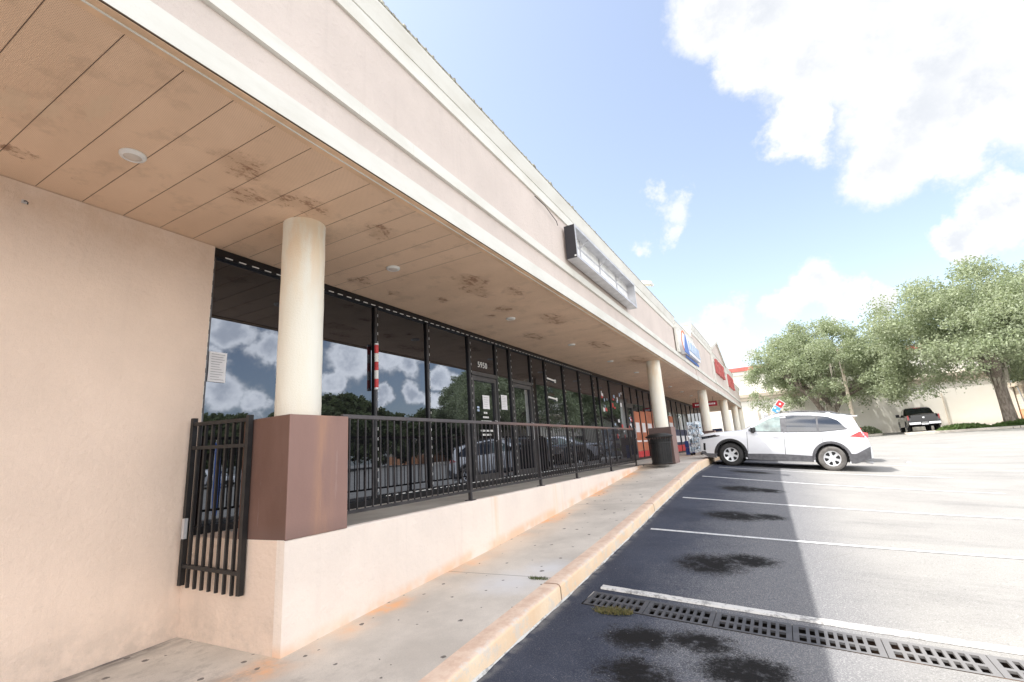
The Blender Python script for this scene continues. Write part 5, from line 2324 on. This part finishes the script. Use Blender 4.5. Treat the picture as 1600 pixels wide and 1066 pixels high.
ff = empty('feather_flag', (6.0, 9.4, ground_z(6, 9.4)), 'tall blue feather flag out on the lot, mirrored in the glass behind the gate panel', 'flag')
g9 = ground_z(6, 9.4)
mb = MB()
mb.tube([(6, 9.4, g9), (6, 9.4, g9 + 2.0), (6.05, 9.45, g9 + 2.6), (6.2, 9.55, g9 + 2.85)], .014, 6)
mb.lathe([(0, .0), (.22, .0), (.22, .03), (0, .04)], (6, 9.4, g9), 16)
mb.build('pole', M['alu'], ff)
mb = MB()
vs = []
for i in range(13):
    z = g9 + .45 + 2.4 * i / 12
    w_ = .48 * math.sin(math.pi * min(1, (i + 2) / 14)) ** .6
    vs += [(6.012, 9.41, z), (6.012 + w_ * .5, 9.41 + w_ * .8, z - .10 + .04 * math.sin(i))]
mb.add(vs, [(2 * i, 2 * i + 1, 2 * i + 3, 2 * i + 2) for i in range(12)])
mb.build('cloth', M['flag_blue'], ff)

# thin litter
mb = MB()
r3 = random.Random(77)
lit = [(3.4, 20.5)]
for i, (x, y) in enumerate(lit):
    mb = MB()
    g = ground_z(x, y)
    for q in range(5):
        a = q * 1.3
        mb.add([(x, y, g + .03), (x + .09 * math.cos(a), y + .05 * math.sin(a), g + .006), (x + .09 * math.cos(a + 1), y + .05 * math.sin(a + 1), g + .02)], [(0, 1, 2)])
    o = mb.build('litter', M['paper'])
    rebase(o)
    props(o, ['crumpled white paper lying on the sunny lot behind the SUV', 'tiny white scrap on the dark asphalt near the kerb'][i], 'litter')

# ------------------------------------------------------------------ CAMERA
yaw, pitch_, roll = .494434, .2322613, -.0690634
cyw, syw = math.cos(yaw), math.sin(yaw)
fw = Vector((-syw * math.cos(pitch_), cyw * math.cos(pitch_), math.sin(pitch_)))
r_ = Vector((cyw, syw, 0))
u_ = r_.cross(fw)
rt = r_ * math.cos(roll) + u_ * math.sin(roll)
up = -r_ * math.sin(roll) + u_ * math.cos(roll)
cam = bpy.data.cameras.new('camera')
co = bpy.data.objects.new('camera', cam)
COL.objects.link(co)
co.matrix_world = Matrix(((rt.x, up.x, -fw.x, 0), (rt.y, up.y, -fw.y, 0), (rt.z, up.z, -fw.z, .56), (0, 0, 0, 1)))
cam.sensor_width = 36
cam.lens = 747.1 / 1600 * 36
cam.clip_start = .05
cam.clip_end = 2000
S.camera = co

# ------------------------------------------------------------------ LIGHT
sd = Vector((-1, -.45, 2.2)).normalized()     # towards the sun
sun = bpy.data.lights.new('sun', 'SUN')
sun.energy = 3.6
sun.angle = R(.5)
sun.color = (1, .965, .91)
so = bpy.data.objects.new('sun', sun)
COL.objects.link(so)
so.location = (-10, -5, 30)
so.rotation_euler = sd.to_track_quat('Z', 'Y').to_euler()
elev = math.asin(sd.z)
azim = math.atan2(sd.x, sd.y)

W = bpy.data.worlds.new('World')
S.world = W
W.use_nodes = True
W.cycles.sampling_method = 'MANUAL'
W.cycles.sample_map_resolution = 512
t = NT(W.node_tree)
for n_ in list(W.node_tree.nodes):
    W.node_tree.nodes.remove(n_)
out = t.new('ShaderNodeOutputWorld')
bg = t.new('ShaderNodeBackground')
sky = t.new('ShaderNodeTexSky', sky_type='NISHITA')
sky.sun_disc = False
sky.sun_elevation = elev
sky.sun_rotation = azim
sky.altitude = 0
sky.air_density = 1.0
sky.dust_density = 1.2
sky.ozone_density = 1.0
SKY = .15
tc_ = t.new('ShaderNodeTexCoord')
D = tc_.outputs['Generated']
skyc = t.vmath('SCALE', sky.outputs[0], s=SKY)
hsv = t.new('ShaderNodeHueSaturation')
hsv.inputs['Saturation'].default_value = .74
hsv.inputs['Value'].default_value = 1.06
t.l.new(skyc, hsv.inputs['Color'])
skyc = hsv.outputs[0]


def ray(u, v):
    f = 747.1
    d = rt * ((u - 800) / f) + up * (-(v - 533) / f) + fw
    return d.normalized()


blobs = [(1130, 10, 90), (1175, 90, 70), (1200, 10, 95), (1330, 60, 150), (1480, 60, 190), (1260, 110, 100), (1440, 170, 150), (1560, 150, 150), (1250, 205, 60), (1380, 245, 90), (1480, 230, 90),
         (1550, 330, 75), (1510, 365, 50), (1600, 310, 60), (1275, 446, 58), (1228, 478, 40), (1330, 470, 50), (1388, 484, 34), (1130, 505, 42), (1090, 520, 32), (1165, 550, 24), (1600, 600, 120),
         (1400, -120, 260), (1050, 590, 60)]
nz_ = t.new('ShaderNodeTexNoise')
t.put(nz_.inputs['Vector'], D)
nz_.inputs['Scale'].default_value = 7
nz_.inputs['Detail'].default_value = 6
nz_.inputs['Roughness'].default_value = .66
warp = t.vmath('SCALE', t.vmath('SUBTRACT', nz_.outputs['Color'], (.5, .5, .5)), s=.17)
DW = t.vmath('ADD', D, warp)
acc = None
for (u, v, r) in blobs:
    c_ = ray(u, v)
    rad = (ray(u + r, v) - c_).length * 1.12
    val = t.math('MULTIPLY_ADD', t.vmath('DISTANCE', DW, tuple(c_)), -1 / rad, 1.0)
    acc = val if acc is None else t.math('MAXIMUM', acc, val)
m1 = t.ramp(acc, -.10, .42)
ac2 = None
for (u, v, r) in ((1049, 320, 24), (1058, 298, 15), (1014, 300, 17), (1036, 350, 16), (988, 372, 15)):
    c_ = ray(u, v)
    rad = (ray(u + r, v) - c_).length * 1.35
    val = t.math('MULTIPLY_ADD', t.vmath('DISTANCE', t.vmath('ADD', D, t.vmath('SCALE', warp, s=1.1)), tuple(c_)), -1 / rad, 1.0)
    ac2 = val if ac2 is None else t.math('MAXIMUM', ac2, val)
m1 = t.math('MAXIMUM', m1, t.math('MULTIPLY', t.ramp(ac2, -.1, .70), .72))
# unseen broken cumulus, made brighter than the visible clouds to light shade and glass
ax, ay, az = t.sep(D)
gn = t.noise(t.vmath('ADD', t.scalev(D, (1, 1, 1.8)), (.35, .2, .1)), 2.3, 6, .55)
cfw = ray(1250, 200)
away = t.ramp(t.vmath('DOT_PRODUCT', D, tuple(cfw)), .80, .50)
gen = t.ramp(t.math('SUBTRACT', t.math('ADD', gn, t.math('MULTIPLY', t.ramp(az, .50, .08), .085)), t.math('MULTIPLY', t.math('SUBTRACT', 1.0, away), .40)), .405, .50)
# cumulus over the east side of the lot, mirrored in the shopfront
ac3 = None
for (u, v, r) in ((365, 515, 44), (415, 540, 40), (330, 560, 40), (350, 610, 44), (400, 625, 34), (545, 565, 46), (520, 600, 30), (600, 560, 46), (640, 575, 30), (520, 640, 26),
                  (560, 635, 16), (605, 625, 18), (650, 618, 24), (692, 590, 22), (712, 600, 28), (680, 630, 26), (450, 560, 40), (480, 590, 30)):
    q_ = ray(u, v)
    q_ = Vector((-q_.x, q_.y, q_.z))
    q2 = ray(u + r, v)
    rad = (Vector((-q2.x, q2.y, q2.z)) - q_).length * .90
    val = t.math('MULTIPLY_ADD', t.vmath('DISTANCE', t.vmath('ADD', D, t.vmath('SCALE', warp, s=.7)), tuple(q_)), -1 / rad, 1.0)
    ac3 = val if ac3 is None else t.math('MAXIMUM', ac3, val)
m3 = t.math('MULTIPLY', t.ramp(ac3, -.15, .35), .95)
m2 = t.math('MAXIMUM', gen, m3)
cm = t.math('MULTIPLY', t.math('MAXIMUM', m1, m2), t.ramp(az, -.02, .03))
# sunlit rims and greyer bellies
belly = t.math('MULTIPLY', t.ramp(acc, .25, .85), t.ramp(nz_.outputs['Fac'], .35, .6))
csh = t.mix(belly, (.58, .58, .58), (.45, .465, .49))
genc = t.mix(t.ramp(gn, .50, .66), (1.95, 1.9, 1.85), (.75, .78, .84))
csh = t.mix(away, csh, genc)
east = t.mix(t.math('MULTIPLY', t.ramp(ac3, .1, .7), t.ramp(nz_.outputs['Fac'], .62, .42)), (2.7, 2.65, 2.6), (1.35, 1.4, 1.5))
csh = t.mix(m3, csh, east)
fin = t.mix(t.math('MULTIPLY', cm, .96), skyc, csh)
hz = t.math('MULTIPLY', t.ramp(az, .20, .0), .22)
fin = t.mix(hz, fin, (.44, .52, .66))
fin = t.mix(t.ramp(az, .01, -.05), fin, (.25, .24, .23))
t.l.new(fin, bg.inputs['Color'])
bg.inputs['Strength'].default_value = 1.0
t.l.new(bg.outputs[0], out.inputs[0])

S.view_settings.view_transform = 'Standard'
S.view_settings.look = 'None'
S.view_settings.exposure = 0
S.view_settings.gamma = 1.0
S.cycles.max_bounces = 6
S.cycles.diffuse_bounces = 4
S.cycles.glossy_bounces = 2
S.cycles.film_exposure = 1.95
